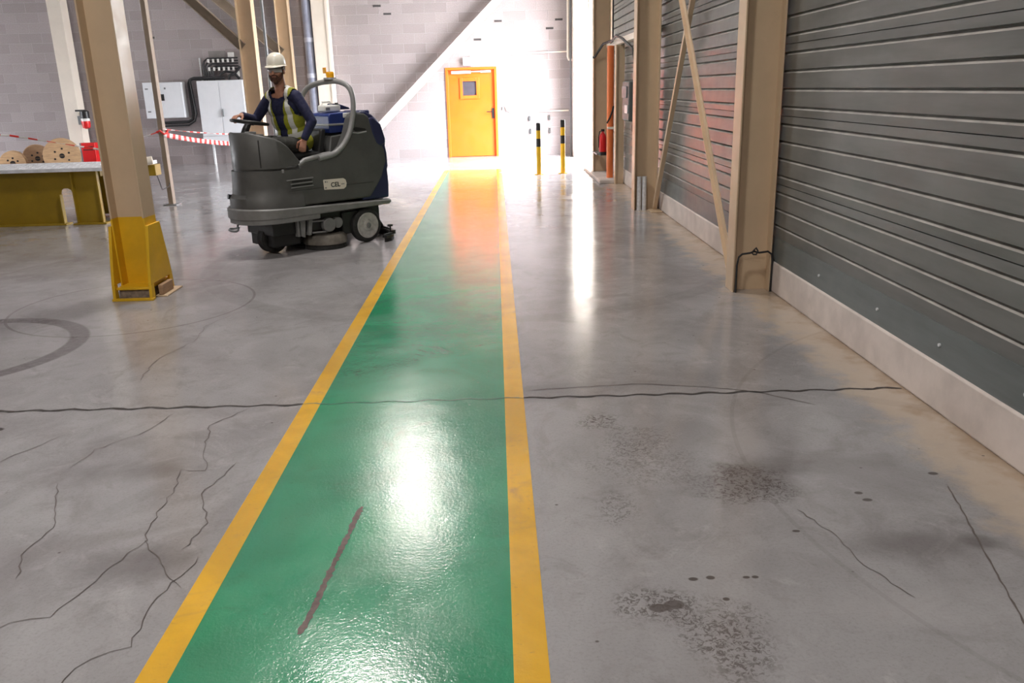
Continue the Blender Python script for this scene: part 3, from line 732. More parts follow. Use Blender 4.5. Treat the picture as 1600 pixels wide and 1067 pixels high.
tape('barrier_tape', 'thin twisted red and white tape above the broad one, right of the thin post', [(-5.01, 13.08, 1.14), (-4.84, 16.95, .86)], .022, .02, .14, 1)
tape('barrier_tape', 'thin twisted red and white tape sagging in front of the wooden reels', [(-9.6, 13.1, 1.28), (-7.32, 13.1, 1.11), (-5.97, 13.1, .86), (-5.09, 13.12, 1.10)], .028, .0, .13, 1)
kn = tag(MB().tube([(-5.10, 13.07, 1.10), (-5.05, 13.06, 1.12), (-5.0, 13.07, 1.07), (-4.985, 13.15, 1.08), (-5.0, 13.23, 1.1), (-5.05, 13.24, 1.12), (-5.10, 13.23, 1.1), (-5.115, 13.15, 1.09)], .016, 8, closed=True).build('tape_knot', M['redtape']), 'knot of red tape around the thin post', 'tape knot')

# ------------------------------------------------------------------ high bay lamps
def high_bay(x, y, label):
    r = thing('high_bay_lamp', label, 'lamp', (x, y, 6.35), 0, 'high bay lamps under the ceiling')
    MB().lathe([(.06, .30), (.10, .28), (.12, .18), (.26, .02), (.26, 0), (.25, 0), (.11, .17), (.05, .27)]).build('reflector', M['galv'], r)
    MB().cyl((0, 0, .28), (0, 0, .85), .012, n=8).build('rod', M['grey_metal'], r)
    l = bpy.data.lights.new('lamp_light', 'AREA'); l.shape = 'DISK'; l.size = .8; l.energy = LAMP_POWER; l.color = LAMP_COL
    lo = link(bpy.data.objects.new('lamp_light', l)); lo.parent = r; lo.location = (0, 0, -.005)
for i, y in enumerate((-3.8, 2.4, 8.7, 15.8)):
    high_bay(-1.9, y, 'round grey high bay lamp, ' + ('behind the viewer', 'above the viewer', 'above the walkway and machine', 'above the far end of the walkway')[i])
# ------------------------------------------------------------------ ride-on cleaning machine
TH = math.radians(46)
MPOS = (-2.04, 9.16, 0)
MROT = math.atan2(-math.cos(TH), -math.sin(TH))          # local +x = driving direction
W_ = .355
def halfw(x, W, xr, xf, nr, ex=2.3, rr=.13):
    if x > xf-nr: return W*max(0, 1-((x-(xf-nr))/nr)**ex)**(1/ex)
    if x < xr+rr: return W-rr+math.sqrt(max(0, rr*rr-(xr+rr-x)**2))
    return W
def plan(W, xr, xf, nr, ex=2.3, rr=.13, n=26, xstart=None):
    """half outline (x,+y) from rear to nose"""
    P = []
    x0 = xr if xstart is None else xstart
    if xstart is None:
        for i in range(6): P.append(xr+rr*(1-math.cos(PI/2*i/5)))
    else: P.append(x0)
    for i in range(1, 6): P.append(P[-1]+((xf-nr)-P[-1])*i/5)
    for i in range(1, n+1): P.append(xf-nr+nr*math.sin(PI/2*i/n))
    return [(x, halfw(x, W, xr, xf, nr, ex, rr)) for x in P]
def closed_plan(*a, **k):
    h = plan(*a, **k)
    return h + [(x, -y) for x, y in reversed(h[:-1])]
mc = thing('cleaning_machine', 'dark grey ride-on floor cleaning machine with navy tank and a tubular arch', 'floor scrubber', MPOS, MROT)
def mp(mb, name, m, bevel=0, parent=mc, seg=2): return mb.build(name, m, parent, bevel, seg)
# bumper
b = MB(); cp = closed_plan(.385, -.86, .90, .40, 2.2, .10)
zt = lambda x: .442+.058*max(0, min(1, (x+.85)/1.65)); zb = lambda x: .395-.01*max(0, (x+.85)/1.7)
ins = lambda P, k: [(x*(1-k/.9)+(0 if x < 0 else 0), y*(1-k/.385)) for x, y in P]
b.loft([[(x, y, zb(x)) for x, y in ins(cp, .012)], [(x, y, zb(x)+.012) for x, y in cp], [(x, y, zt(x)-.012) for x, y in cp], [(x, y, zt(x)) for x, y in ins(cp, .012)]])
bump = mp(b, 'bumper', M['bumpgrey'])
b = MB(); cq = closed_plan(.372, .10, .885, .39, 2.2, .03)
b.loft([[(x, y, .335) for x, y in ins(cq, .03)], [(x, y, .345) for x, y in cq], [(x, y, zb(x)) for x, y in cq]])
mp(b, 'lower_bumper', M['bumpgrey'])
# lower body: side to nose
def body_ring(W, xf, z, nr=.40): return [(x, y, z) for x, y in closed_plan(W, .275, xf, nr, 2.05, .01)]
b = MB()
b.loft([body_ring(.372, .875, .49), body_ring(.368, .868, .60), body_ring(.357, .835, .635), body_ring(W_, .83, .70), body_ring(W_, .82, .865)])
b.loft([body_ring(W_-.03, .80, .865), body_ring(W_-.03, .80, .885)])
body = mp(b, 'lower_body', M['bodygrey'])
# side bulge with louvres
for s in (1, -1):
    for z, x0, x1 in ((.765, .15, .46), (.725, .16, .42), (.688, .155, .42)):
        y0, y1 = sorted((s*(W_-.002), s*(W_+.010)))
        mp(MB().prism([(x0, z-.006), (x1, z-.010), (x1, z+.000), (x0, z+.008)], 'y', y0, y1), 'louvre', M['bumpgrey'], .002)

b = MB()
for s in (1, -1):
    y0, y1 = sorted((s*(W_-.002), s*(W_+.002)))
    for z in (.745, .705): b.box(.165, .40, y0, y1, z-.008, z+.006)
    b.box(-.6, .85 if False else .44, y0, y1, .652, .655)
mp(b, 'louvre_gap', M['black'])
# cowl: curved wall around the driver's legs
def ztop(x):
    P = [(.25, .93), (.29, .955), (.35, 1.035), (.405, 1.10), (.47, 1.15), (.539, 1.182), (.62, 1.205), (.69, 1.225), (.75, 1.245), (.9, 1.245)]
    for (a, za), (c, zc) in zip(P, P[1:]):
        if x <= c: return za+(zc-za)*max(0, (x-a)/(c-a))
    return P[-1][1]
h = plan(W_-.004, -.85, .805, .39, 2.0, .02, 26, xstart=.285)
outer = h + [(x, -y) for x, y in reversed(h[:-1])]
h2 = plan(W_-.048, -.85, .76, .35, 2.0, .02, 26, xstart=.285)
inner = h2 + [(x, -y) for x, y in reversed(h2[:-1])]
rings = []
zl = lambda x: .885+.03*max(0, (.5-x)/.2)
for (ox, oy), (ix, iy) in zip(outer, inner):
    zT = ztop(ox)
    rings.append([(ox, oy, zl(ox)), (ox, oy, zT-.018), (ox-(ox-ix)*.25, oy-(oy-iy)*.25, zT-.003), (ox-(ox-ix)*.5, oy-(oy-iy)*.5, zT), (ix+(ox-ix)*.2, iy+(oy-iy)*.2, zT-.006), (ix, iy, zT-.02), (ix, iy, zl(ix))])
mp(MB().loft(rings, cap=True, smooth=True), 'front_cowl', M['bodygrey'])
# recessed seam strips on the cowl
b = MB()
for yy in (.312,):
    x = .62
for t0 in (26-13,):
    pass
def cowl_strip(i, wdt, z0, z1, out=.004):
    (x0, y0), (x1, y1) = outer[i], outer[i+1]
    tx, ty = x1-x0, y1-y0; L = math.hypot(tx, ty); tx, ty = tx/L, ty/L; nx, ny = ty, -tx
    if nx*x0+ny*y0 < 0: nx, ny = -nx, -ny
    return [[(x0-tx*wdt+nx*o, y0-ty*wdt+ny*o, z0), (x0+tx*wdt+nx*o, y0+ty*wdt+ny*o, z0), (x0+tx*wdt+nx*o, y0+ty*wdt+ny*o, z1), (x0-tx*wdt+nx*o, y0-ty*wdt+ny*o, z1)] for o in (-.006, out)]
for i in (17,):
    b.loft(cowl_strip(i, .006, .90, 1.17, .002))
mp(b, 'seam', M['black'])
b = MB().loft(cowl_strip(8, .012, .84, .875, .010))
mp(b, 'latch', M['trimgrey'], .003)
# dashboard top, footwell, steering
b = MB(); _hx = [(.60+.152*math.sin(PI/2*i/12), halfw(.60+.152*math.sin(PI/2*i/12), W_-.05, -.85, .755, .35, 2.0)) for i in range(13)]; r2 = _hx+[(x, -y) for x, y in reversed(_hx)]
b.loft([[(x, y, 1.19) for x, y in r2], [(x, y, 1.225) for x, y in r2]])
mp(b, 'dashboard', M['bodygrey'], .006)
st = mp(MB().tube([(.74, 0, .95), (.70, 0, 1.15), (.65, 0, 1.27), (.615, 0, 1.325)], [.05, .045, .035, .03], 16), 'steering_column', M['black'])
WC = Vector((.60, 0, 1.335)); wn = Vector((-.16, .02, 1)).normalized(); wa = wn.orthogonal().normalized(); wb = wn.cross(wa)
b = MB(); b.tube([WC+(wa*math.cos(t)+wb*math.sin(t))*.178 for t in [2*PI*i/40 for i in range(40)]], .0155, 10, closed=True)
for t in (.4, 2.5, 4.6): b.tube([WC-wn*.01, WC+(wa*math.cos(t)+wb*math.sin(t))*.178], .013, 8)
b.cyl(WC-wn*.025, WC+wn*.012, .045, .038)
mp(b, 'steering_wheel', M['black'])
mp(MB().box(.62, .70, .06, .15, 1.225, 1.25), 'control_panel', M['trimgrey'], .006)
# rear body side cheeks
prof = [(.30, .49), (.30, .90), (.22, .932), (.05, .950), (-.17, .985), (-.26, 1.06), (-.33, 1.18), (-.385, 1.33), (-.42, 1.375), (-.47, 1.392), (-.55, 1.385), (-.61, 1.345), (-.635, 1.25), (-.67, 1.15), (-.74, 1.07), (-.79, .99), (-.80, .86), (-.73, .70), (-.655, .60), (-.56, .49)]
for s in (1, -1):
    y0, y1 = sorted((s*.21, s*W_))
    mp(MB().prism(prof, 'y', y0, y1), 'side_body', M['bodygrey'], .022, seg=4)
mp(MB().prism([(.28, .49), (.28, .93), (-.16, .95), (-.20, 1.16), (-.6, 1.20), (-.6, .49)], 'y', -.215, .215), 'battery_cover', M['bodygrey'], .012)
# silver sill trim and recess
for s in (1, -1):
    mp(MB().tube([(.30, s*.335, .90), (.22, s*.335, .945), (.10, s*.335, .965), (-.02, s*.335, .985), (-.10, s*.33, 1.0)], [.020, .026, .026, .024, .014], 12), 'sill_trim', M['trimgrey'])
    mp(MB().prism([(-.39, 1.225), (-.42, 1.245), (-.55, 1.225), (-.56, 1.205), (-.42, 1.20)], 'y', *sorted((s*(W_-.005), s*(W_+.003)))), 'grip_recess', M['black'], .003)
    mp(MB().tube([(-.38, s*W_, 1.19), (-.45, s*(W_+.004), 1.178), (-.56, s*W_, 1.19)], .009, 8), 'grip_lip', M['trimgrey'])
# navy tank
tp_ = [(-.46, .46), (-.46, 1.34), (-.50, 1.405), (-.58, 1.40), (-.66, 1.365), (-.74, 1.30), (-.79, 1.22), (-.825, 1.08), (-.815, 1.03), (-.83, .95), (-.835, .80), (-.82, .78), (-.83, .62), (-.82, .46)]
tank = mp(MB().prism(tp_, 'y', -.345, .345), 'navy_tank', M['navy'], .035, seg=4)
mp(MB().box(-.74, -.60, -.12, .2, 1.35, 1.41), 'tank_lid', M['navy'], .02, tank, 3)
mp(MB().prism([(-.60, 1.33), (-.665, 1.34), (-.76, 1.26), (-.81, 1.10), (-.80, 1.05), (-.74, 1.02), (-.68, 1.06), (-.63, 1.18)], 'y', -.362, .362), 'tank_shoulder', M['navy'], .02, tank, 3)
# seat
sb = MB(); sb.box(-.10, .30, -.20, .20, .94, 1.01)
mp(sb, 'seat_cushion', M['black'], .03, seg=4)
mp(MB().prism([(-.12, .98), (-.04, .98), (-.10, 1.24), (-.17, 1.24)], 'y', -.19, .19), 'seat_back', M['black'], .025, seg=4)
# blue bin lid behind the seat
bl = mp(MB().prism([(-.20, 1.19), (-.20, 1.37), (-.225, 1.39), (-.44, 1.40), (-.46, 1.38), (-.46, 1.19)], 'y', -.20, .205), 'storage_box', M['blue'], .012)
mp(MB().box(-.475, -.185, -.205, .215, 1.265, 1.285), 'storage_rim', M['trimgrey'], .004, bl)
mp(MB().box(-.50, -.38, .14, .225, 1.34, 1.39), 'white_flap', M['whiteplastic'], .008, bl)
# arch
AR = [(.05, .345, .955), (-.10, .345, .975), (-.20, .345, 1.02), (-.29, .345, 1.10), (-.36, .345, 1.21), (-.405, .345, 1.34), (-.425, .345, 1.45), (-.43, .335, 1.56), (-.425, .30, 1.64), (-.415, .22, 1.69), (-.395, .10, 1.715), (-.37, -.02, 1.715), (-.33, -.16, 1.70), (-.28, -.28, 1.655), (-.24, -.335, 1.57), (-.22, -.345, 1.45), (-.22, -.345, 1.25), (-.18, -.345, 1.06), (-.12, -.345, .98)]
def smooth_path(P, k=5):
    P = [Vector(p) for p in P]; out = []
    for i in range(len(P)-1):
        p0 = P[max(i-1, 0)]; p1 = P[i]; p2 = P[i+1]; p3 = P[min(i+2, len(P)-1)]
        for j in range(k):
            t = j/k; out.append(.5*((2*p1)+(p2-p0)*t+(2*p0-5*p1+4*p2-p3)*t*t+(3*p1-p0-3*p2+p3)*t**3))
    out.append(P[-1]); return out
arch = mp(MB().tube(smooth_path(AR, 4), .028, 16), 'tubular_arch', M['trimgrey'])
mp(MB().tube(smooth_path([(.06, .352, .955), (-.08, .354, .975), (-.16, .354, 1.0), (-.20, .354, 1.03)], 4), [.030]*13, 14), 'arch_sleeve', M['trimgrey'], 0, arch)
# beacon
bc = mp(MB().cyl((-.385, .02, 1.735), (-.385, .02, 1.755), .075, .07, 24), 'beacon_plate', M['trimgrey'])
mp(MB().lathe([(.042, 1.755), (.044, 1.80), (.036, 1.815)], (-.385, .02, 0)), 'beacon_lamp', M['amber'], 0, bc)
mp(MB().box(-.36, -.345, -.055, -.005, 1.80, 1.86), 'beacon_tab', M['amber'], .004, bc)
# labels
def sticker(i, z0, z1):
    pass
st_ = mp(MB().prism([(.028, .628), (.033, .725), (.028, .732), (-.215, .728), (-.245, .71), (-.255, .672), (-.245, .635), (-.215, .615)], 'y', W_+.0005, W_+.004), 'name_plate', M['white_paint'], .001)
fc = bpy.data.curves.new('lettering', 'FONT'); fc.body = 'CEL'; fc.size = .068; fc.extrude = .0008; fc.offset = .0012
fo = link(bpy.data.objects.new('lettering', fc)); bake(fo) if False else None
dg = bpy.context.evaluated_depsgraph_get()
fm = bpy.data.meshes.new_from_object(fo.evaluated_get(dg)); bpy.data.objects.remove(fo)
fm.materials.clear(); fm.materials.append(M['black'])
fo = link(bpy.data.objects.new('lettering', fm)); fo.parent = st_
fo.matrix_local = Matrix(((-1, 0, 0, -.055), (0, 0, 1, W_+.0048), (0, 1, 0, .648), (0, 0, 0, 1)))
b = MB(); b.box(-.225, -.185, W_+.004, W_+.0055, .665, .672).box(.0, .015, W_+.004, W_+.0055, .70, .715).box(.0, .018, W_+.004, W_+.0055, .64, .652)
b.box(-.02, -.01, W_+.004, W_+.0055, .70, .71)
mp(b, 'printed_mark', M['grey_metal'], 0, st_)
# front small plate on the nose
i0 = 19
(xa, ya), (xb, yb_) = outer[17], outer[23]
pl = MB()
rr_ = []
for i in range(18, 25):
    x, y = outer[i]; L = math.hypot(x-.45, y) ; nx, ny = (x-.45)/L, y/L
    rr_.append([(x+nx*.003, y+ny*.003, .675+(.0 if 18 < i < 24 else .012)), (x+nx*.007, y+ny*.007, .675+(.0 if 18 < i < 24 else .012)), (x+nx*.007, y+ny*.007, .735-(.0 if 18 < i < 24 else .012)), (x+nx*.003, y+ny*.003, .735-(.0 if 18 < i < 24 else .012))])
fp = mp(pl.loft(rr_), 'front_plate', M['white_paint'])
pl = MB(); rr2 = []
for i in range(19, 23):
    x, y = outer[i]; L = math.hypot(x-.45, y); nx, ny = (x-.45)/L, y/L
    rr2.append([(x+nx*.007, y+ny*.007, .70), (x+nx*.0085, y+ny*.0085, .70), (x+nx*.0085, y+ny*.0085, .708), (x+nx*.007, y+ny*.007, .708)])
mp(pl.loft(rr2), 'printed_mark', M['grey_metal'], 0, fp)
# hook and knob on the nose
mp(MB().tube(smooth_path([(.80, .0, .36), (.86, .0, .33), (.87, .02, .29), (.90, .03, .275), (.93, -.03, .28), (.91, -.09, .29), (.86, -.07, .29), (.85, .0, .30)], 4), .011, 8), 'tow_hook', M['grey_metal'])
mp(MB().cyl((.80, -.14, .60), (.855, -.15, .61), .022, .026, 14), 'nose_knob', M['black'])
mp(MB().cyl((.33, W_-.002, .56), (.33, W_+.006, .56), .016, n=14), 'filler_cap', M['black'])
# chassis and running gear
mp(MB().box(-.72, .62, -.27, .27, .20, .40).box(-.5, -.2, -.31, .30, .12, .36).box(.28, .60, -.24, .22, .08, .34), 'chassis', M['black'], .01)
for s in (1, -1):
    yy = s*.30
    wl = MB(); wl.lathe([(.10, -.045), (.165, -.045), (.186, -.03), (.186, .03), (.165, .045), (.10, .045)], (-.495, yy, .187), 'y', 36)
    tyre = mp(wl, 'rear_tyre', M['rubber'])
    hb = MB(); hb.lathe([(.134, .02), (.140, .052), (.128, .056), (.115, .049), (.062, .048), (.055, .060), (.02, .062)] if s > 0 else [(.02, -.062), (.055, -.060), (.062, -.048), (.115, -.049), (.128, -.056), (.140, -.052), (.134, -.02)], (-.495, yy, .187), 'y', 32)
    hub = mp(hb, 'wheel_hub', M['wheelhub'], 0, tyre)
    mp(MB().lathe([(.03, .0), (.030, .066), (.012, .072)] if s > 0 else [(.012, -.072), (.030, -.066), (.03, 0)], (-.495, yy, .187), 'y', 20), 'hub_cap', M['bumpgrey'], 0, hub)
fwm = MB(); fwm.lathe([(.06, -.07), (.13, -.07), (.15, -.05), (.15, .05), (.13, .07), (.06, .07)], (.50, .02, .15), 'y', 32)
fw_ = mp(fwm, 'front_wheel', M['rubber'])
mp(MB().lathe([(.03, -.08), (.07, -.075), (.07, .075), (.03, .08)], (.50, .02, .15), 'y', 24), 'wheel_hub', M['wheelhub'], 0, fw_)
# hub motor guards and brackets at the visible side
mp(MB().prism([(.25, .335), (.32, .335), (.315, .17), (.27, .15)], 'y', .25, .30).prism([(.335, .335), (.36, .335), (.36, .17), (.335, .17)], 'y', .25, .31).prism([(.17, .335), (.22, .335), (.235, .17), (.20, .17)], 'y', .25, .31), 'hanger_bracket', M['bumpgrey'], .004)
mp(MB().cyl((.18, .30, .31), (.0, .30, .30), .010, n=8).cyl((.18, .30, .19), (.0, .30, .18), .010, n=8), 'brush_link', M['trimgrey'])
mp(MB().cyl((-.02, .20, .25), (-.02, .33, .25), .075, n=24).cyl((-.14, .18, .26), (-.14, .31, .26), .06, n=24), 'brush_motor', M['bumpgrey'], .006)
for s in (1, -1):
    bd = mp(MB().lathe([(.03, .155), (.20, .15), (.225, .12), (.235, .055), (.23, .05)], (-.03, s*.20, 0)), 'brush_cover', mat('dusty_brush_cover', (.14, .125, .105), .7, var=.25, scale=12) if s > 0 else bpy.data.materials['dusty_brush_cover'])
    mp(MB().lathe([(.05, .052), (.215, .052), (.225, .0), (.05, .0)], (-.03, s*.20, 0)), 'brush', M['rubber'], 0, bd)
# squeegee
SQ = [(-.60, .50, 0), (-.72, .46, 0), (-.84, .34, 0), (-.92, .15, 0), (-.95, 0, 0), (-.92, -.15, 0), (-.84, -.34, 0), (-.72, -.46, 0), (-.60, -.50, 0)]
SP = smooth_path(SQ, 4)
def swept(P, a, z0, z1):
    rg = []
    for i, p in enumerate(P):
        d = (P[min(i+1, len(P)-1)]-P[max(i-1, 0)]).normalized(); nn = Vector((-d.y, d.x, 0))
        rg.append([p+nn*a+Vector((0, 0, z0)), p-nn*a+Vector((0, 0, z0)), p-nn*a+Vector((0, 0, z1)), p+nn*a+Vector((0, 0, z1))])
    return MB().loft(rg)
sq = mp(swept(SP, .008, 0, .05), 'squeegee_blade', M['rubber'])
mp(swept(SP, .032, .045, .072), 'squeegee_frame', M['black'], .004, sq)
mp(swept(SP, .014, .072, .09), 'squeegee_rail', M['cardgrey'], .003, sq)
for p in (SP[5], SP[-6]):
    mp(MB().cyl(p+Vector((.02, 0, .07)), p+Vector((.02, 0, .155)), .009, n=10).cyl(p+Vector((.02, 0, .155)), p+Vector((.02, 0, .175)), .03, n=16).cyl(p+Vector((-.01, 0, .07)), p+Vector((-.01, 0, .11)), .035, n=16), 'squeegee_knob', M['black'], 0, sq)
mp(MB().tube(smooth_path([(-.93, 0, .09), (-.88, 0, .16), (-.78, 0, .25), (-.70, 0, .40)], 4), .03, 12), 'suction_hose', M['black'])

# white canister carried behind the driver
cn = thing('canister', 'white plastic canister with a handle standing behind the driver', 'canister', MPOS, MROT)
cb_ = MB().box(-.44, -.24, -.06, .09, 1.402, 1.475)
cbo = cb_.build('canister_body', M['whiteplastic'], cn, .018, 3)
MB().tube([(-.27, .0, 1.47), (-.27, .0, 1.505), (-.36, .0, 1.505), (-.38, .0, 1.47)], .011, 8).build('handle', M['whiteplastic'], cn)
MB().cyl((-.415, .05, 1.47), (-.415, .05, 1.497), .018, n=14).build('cap', M['cardgrey'], cn)
MB().box(-.30, -.25, .088, .092, 1.42, 1.45).build('label_patch', M['grey_metal'], cn)
# dark folded bag at the rear of the machine top
tag(MB().prism([(-.47, 1.40), (-.50, 1.47), (-.58, 1.46), (-.70, 1.42), (-.72, 1.40)], 'y', -.26, -.13).build('tool_bag', M['navy'], bevel=.02), 'small dark bag lying on the navy tank behind the white canister', 'bag')
tb = bpy.data.objects['tool_bag']; tb.location = (MPOS[0], MPOS[1], .018); tb.rotation_euler = (0, 0, MROT)

# ------------------------------------------------------------------ the driver
pr = thing('person', 'seated person driving the cleaning machine in a white helmet, yellow vest and navy shirt', 'person', MPOS, MROT)
def V(*a): return Vector(a)
O_ = V(.085, .0, 1.075); N_ = V(.235, .015, 1.625)
u_ = (N_-O_).normalized(); s_ = V(-.40, .917, 0); s_ = (s_-s_.dot(u_)*u_).normalized(); f_ = s_.cross(u_).normalized()
RT = Matrix((s_, f_, u_)).transposed()                     # torso frame: x = left, y = front, z = up
def T(l, f, h): return O_ + s_*l + f_*f + u_*h
def capsule(mb, p0, p1, r0, r1, n=16):
    p0 = V(*p0); p1 = V(*p1); d = p1-p0; L = d.length
    if L < 1e-5: return mb.ell(p0, (r0, r0, r0))
    d.normalize(); a = d.orthogonal().normalized(); b = d.cross(a); rings = []
    for i in range(1, 6):
        t = PI/2*i/6; rings.append((p0-d*r0*math.cos(t), r0*math.sin(t)))
    rings.append((p0, r0)); rings.append((p1, r1))
    for i in range(5, 0, -1):
        t = PI/2*i/6; rings.append((p1+d*r1*math.cos(t), r1*math.sin(t)))
    return mb.loft([[c+(a*math.cos(t)+b*math.sin(t))*r for t in [2*PI*k/n for k in range(n)]] for c, r in rings], smooth=True)
def chain(mb, pts, rs):
    for (a, b, ra, rb) in zip(pts, pts[1:], rs, rs[1:]): capsule(mb, a, b, ra, rb)
    return mb
def blob(mb, name, m, vox, parent=pr, sm=4):
    o = mb.build(name, m, parent)
    r = o.modifiers.new('r', 'REMESH'); r.mode = 'VOXEL'; r.voxel_size = vox; r.use_smooth_shade = True
    if sm:
        s = o.modifiers.new('s', 'SMOOTH'); s.factor = .5; s.iterations = sm
    bake(o)
    if not o.data.materials: o.data.materials.append(m if not isinstance(m, (list, tuple)) else m[0])
    for p in o.data.polygons: p.use_smooth = True
    return o
LS, RS = T(.175, -.005, .500), T(-.175, -.005, .500)
LE, LH = V(.075, .315, 1.325), V(.175, .295, 1.150)
RE, RH = V(.375, -.285, 1.345), V(.585, -.175, 1.405)
# head frame: looks toward the camera
HC = V(.255, .03, 1.826)
hf = V(.78, .62, -.05).normalized(); hl = V(0, 0, 1).cross(hf).normalized(); hu = hf.cross(hl)
def Hd(l, f, h): return HC + hl*l + hf*f + hu*h
HR = Matrix((hl, hf, hu)).transposed()
bd = MB()
bd.ell(Hd(0, -.012, .045), (.075, .095, .085), HR)          # skull
bd.ell(Hd(0, .018, -.015), (.064, .074, .075), HR)          # face
bd.ell(Hd(0, .035, -.062), (.045, .048, .040), HR)          # jaw
chain(bd, [Hd(0, .088, .012), Hd(0, .108, -.022)], [.010, .015])   # nose
chain(bd, [Hd(-.03, .078, .026), Hd(.03, .078, .026)], [.013, .013])  # brow
for s in (1, -1):
    bd.ell(Hd(s*.074, -.005, -.005), (.012, .022, .032), HR)
    bd.ell(Hd(s*.036, .062, -.022), (.024, .022, .022), HR)
chain(bd, [Hd(-.02, .080, -.050), Hd(.02, .080, -.050)], [.011, .011])
chain(bd, [T(0, -.005, .50), Hd(0, -.02, -.03)], [.062, .056])
bd.ell(T(0, 0, .02), (.15, .10, .10), RT); bd.ell(T(0, 0, .2), (.13, .09, .14), RT); bd.ell(T(0, 0, .40), (.15, .095, .14), RT)
chain(bd, [LS, T(0, 0, .52), RS], [.045, .05, .045])
chain(bd, [LS, LE, LH], [.042, .036, .026]); chain(bd, [RS, RE, RH], [.042, .036, .026])
LHIP, RHIP = V(.10, .10, 1.075), V(.10, -.10, 1.075)
LK, RK = V(.50, .17, 1.115), V(.50, -.15, 1.125)
LA, RA = V(.53, .16, .97), V(.56, -.14, .97)
chain(bd, [LHIP, LK], [.065, .045]); chain(bd, [RHIP, RK], [.065, .045])
chain(bd, [LK, LA], [.045, .035]); chain(bd, [RK, RA], [.045, .035])
def hand(mb, wrist, d, pn, curl, side, spread=.10):
    """wrist point, finger direction d, palm normal pn (out of palm), side: thumb direction sign"""
    d = d.normalized(); pn = (pn-pn.dot(d)*d).normalized(); w = d.cross(pn)*side
    c = wrist + d*.045
    for k in (-.024, -.008, .008, .024):
        capsule(mb, wrist+d*.005+w*k*.7, wrist+d*.082+w*k, .014, .0125)
    L = [.066, .076, .072, .056]
    for i, k in enumerate((.028, .0095, -.0095, -.028)):
        p = wrist+d*.085+w*k; a = 0; pts = [p]
        for j, (fr_, cc_) in enumerate(((.45, curl[0]), (.32, curl[1]), (.23, curl[2]))):
            a += cc_; dd2 = (d*math.cos(a)+pn*math.sin(a)+w*k*spread*6).normalized(); p = p+dd2*L[i]*fr_*1.1; pts.append(p)
        chain(mb, pts, [.0098, .0090, .0084, .0074])
    p = wrist+d*.022+w*.026+pn*.006; q = p+(d*.55+w*.7+pn*.35).normalized()*.038; r = q+(d*.85+w*.15+pn*.5).normalized()*.032
    t = r+(d*.9-w*.1+pn*.4).normalized()*.024
    chain(mb, [p, q, r, t], [.015, .0125, .0108, .009])
# right hand lies over the wheel rim, left hand hangs curled at the seat edge
hand(bd, RH, V(.75, .22, -.10), V(0, .1, -1), (.5, .9, .7), 1)
hand(bd, LH, V(.30, .0, -.95), V(-.5, -.8, -.2), (.55, .8, .6), -1)
body_p = blob(bd, 'body', M['skin'], .0052, sm=3)
for s in (1, -1):
    MB().ell(Hd(s*.030, .081, .010), (.011, .008, .008), HR, 12).build('eye', M['white'], pr)
    MB().ell(Hd(s*.030, .0875, .010), (.0045, .003, .0045), HR, 10).build('iris', M['black'], pr)
chain(MB(), [Hd(-.018, .0905, -.047), Hd(0, .094, -.049), Hd(.018, .0905, -.047)], [.0035, .005, .0035]).build('lips', mat('lip_skin', (.33, .11, .085), .5), pr)
# beard and hair
be = MB()
be.ell(Hd(0, .045, -.078), (.043, .050, .036), HR)
be.ell(Hd(0, .058, -.100), (.030, .034, .030), HR)
for s in (1, -1):
    chain(be, [Hd(s*.066, .01, -.01), Hd(s*.056, .035, -.055), Hd(s*.03, .06, -.085)], [.012, .018, .022])
    chain(be, [Hd(0, .094, -.036), Hd(s*.026, .083, -.046), Hd(s*.034, .070, -.068)], [.0075, .009, .011])
blob(be, 'beard', M['hair'], .005, sm=2)
hr = MB(); hr.ell(Hd(0, -.022, .035), (.081, .092, .085), HR)
for s in (1, -1): chain(hr, [Hd(s*.070, .015, .03), Hd(s*.069, .012, -.005)], [.012, .009])
ho = blob(hr, 'hair', M['hair'], .006, sm=2)
bm = bmesh.new(); bm.from_mesh(ho.data)
def todl(v): q = v-HC; return V(q.dot(hl), q.dot(hf), q.dot(hu))
bmesh.ops.delete(bm, geom=[v for v in bm.verts if (todl(v.co).y > .028 and abs(todl(v.co).x) < .064) or todl(v.co).z < -.045], context='VERTS')
bm.to_mesh(ho.data); bm.free()
# safety glasses
gg = MB(); P = []
for i in range(17):
    t = -1.25+2.5*i/16; P.append((.079*math.sin(t), .020+.083*math.cos(t)))
rg = [[Hd(x, y, .030-.004*abs(x)/.08), Hd(x*1.02, y*1.02+.002, .012), Hd(x, y, -.013+(.012 if abs(x) < .010 else 0))] for x, y in P]
gl = gg.loft(rg, cap=False, closed=False, smooth=True).build('safety_glasses', M['lens'], pr); gl.modifiers.new('s', 'SOLIDIFY').thickness = .002
chain(MB(), [Hd(x, y+.003, .031) for x, y in P], [.0035]*17).build('glasses_rim', M['cardgrey'], gl)
for s in (1, -1): chain(MB(), [Hd(s*.077, .045, .02), Hd(s*.082, -.01, .016), Hd(s*.078, -.04, .004)], [.004]*3).build('temple', M['cardgrey'], gl)
# helmet
n = 36; prof_h = [(1.0, .050, 0), (.995, .062, 0), (.965, .095, 0), (.89, .124, 0), (.76, .147, 0), (.55, .163, 0), (.30, .172, 0), (.05, .175, 0)]
rings = []
ti = math.radians(-3)
def hel(t, k, h):
    x = .094*math.cos(t)*k; y = .116*math.sin(t)*k - .012
    return Hd(x, y, h+.004-.02*(y/.12)*0)
rg = [[hel(2*PI*i/n, k, h) for i in range(n)] for k, h, _ in prof_h]
hm = MB(); hm.loft(rg, cap=False, smooth=True)
hm.bm.faces.new([v for v in hm.bm.verts[-n:]]) if False else None
hm.loft([rg[-1], [hel(2*PI*i/n, .01, .1755) for i in range(n)]], cap=False, smooth=True)
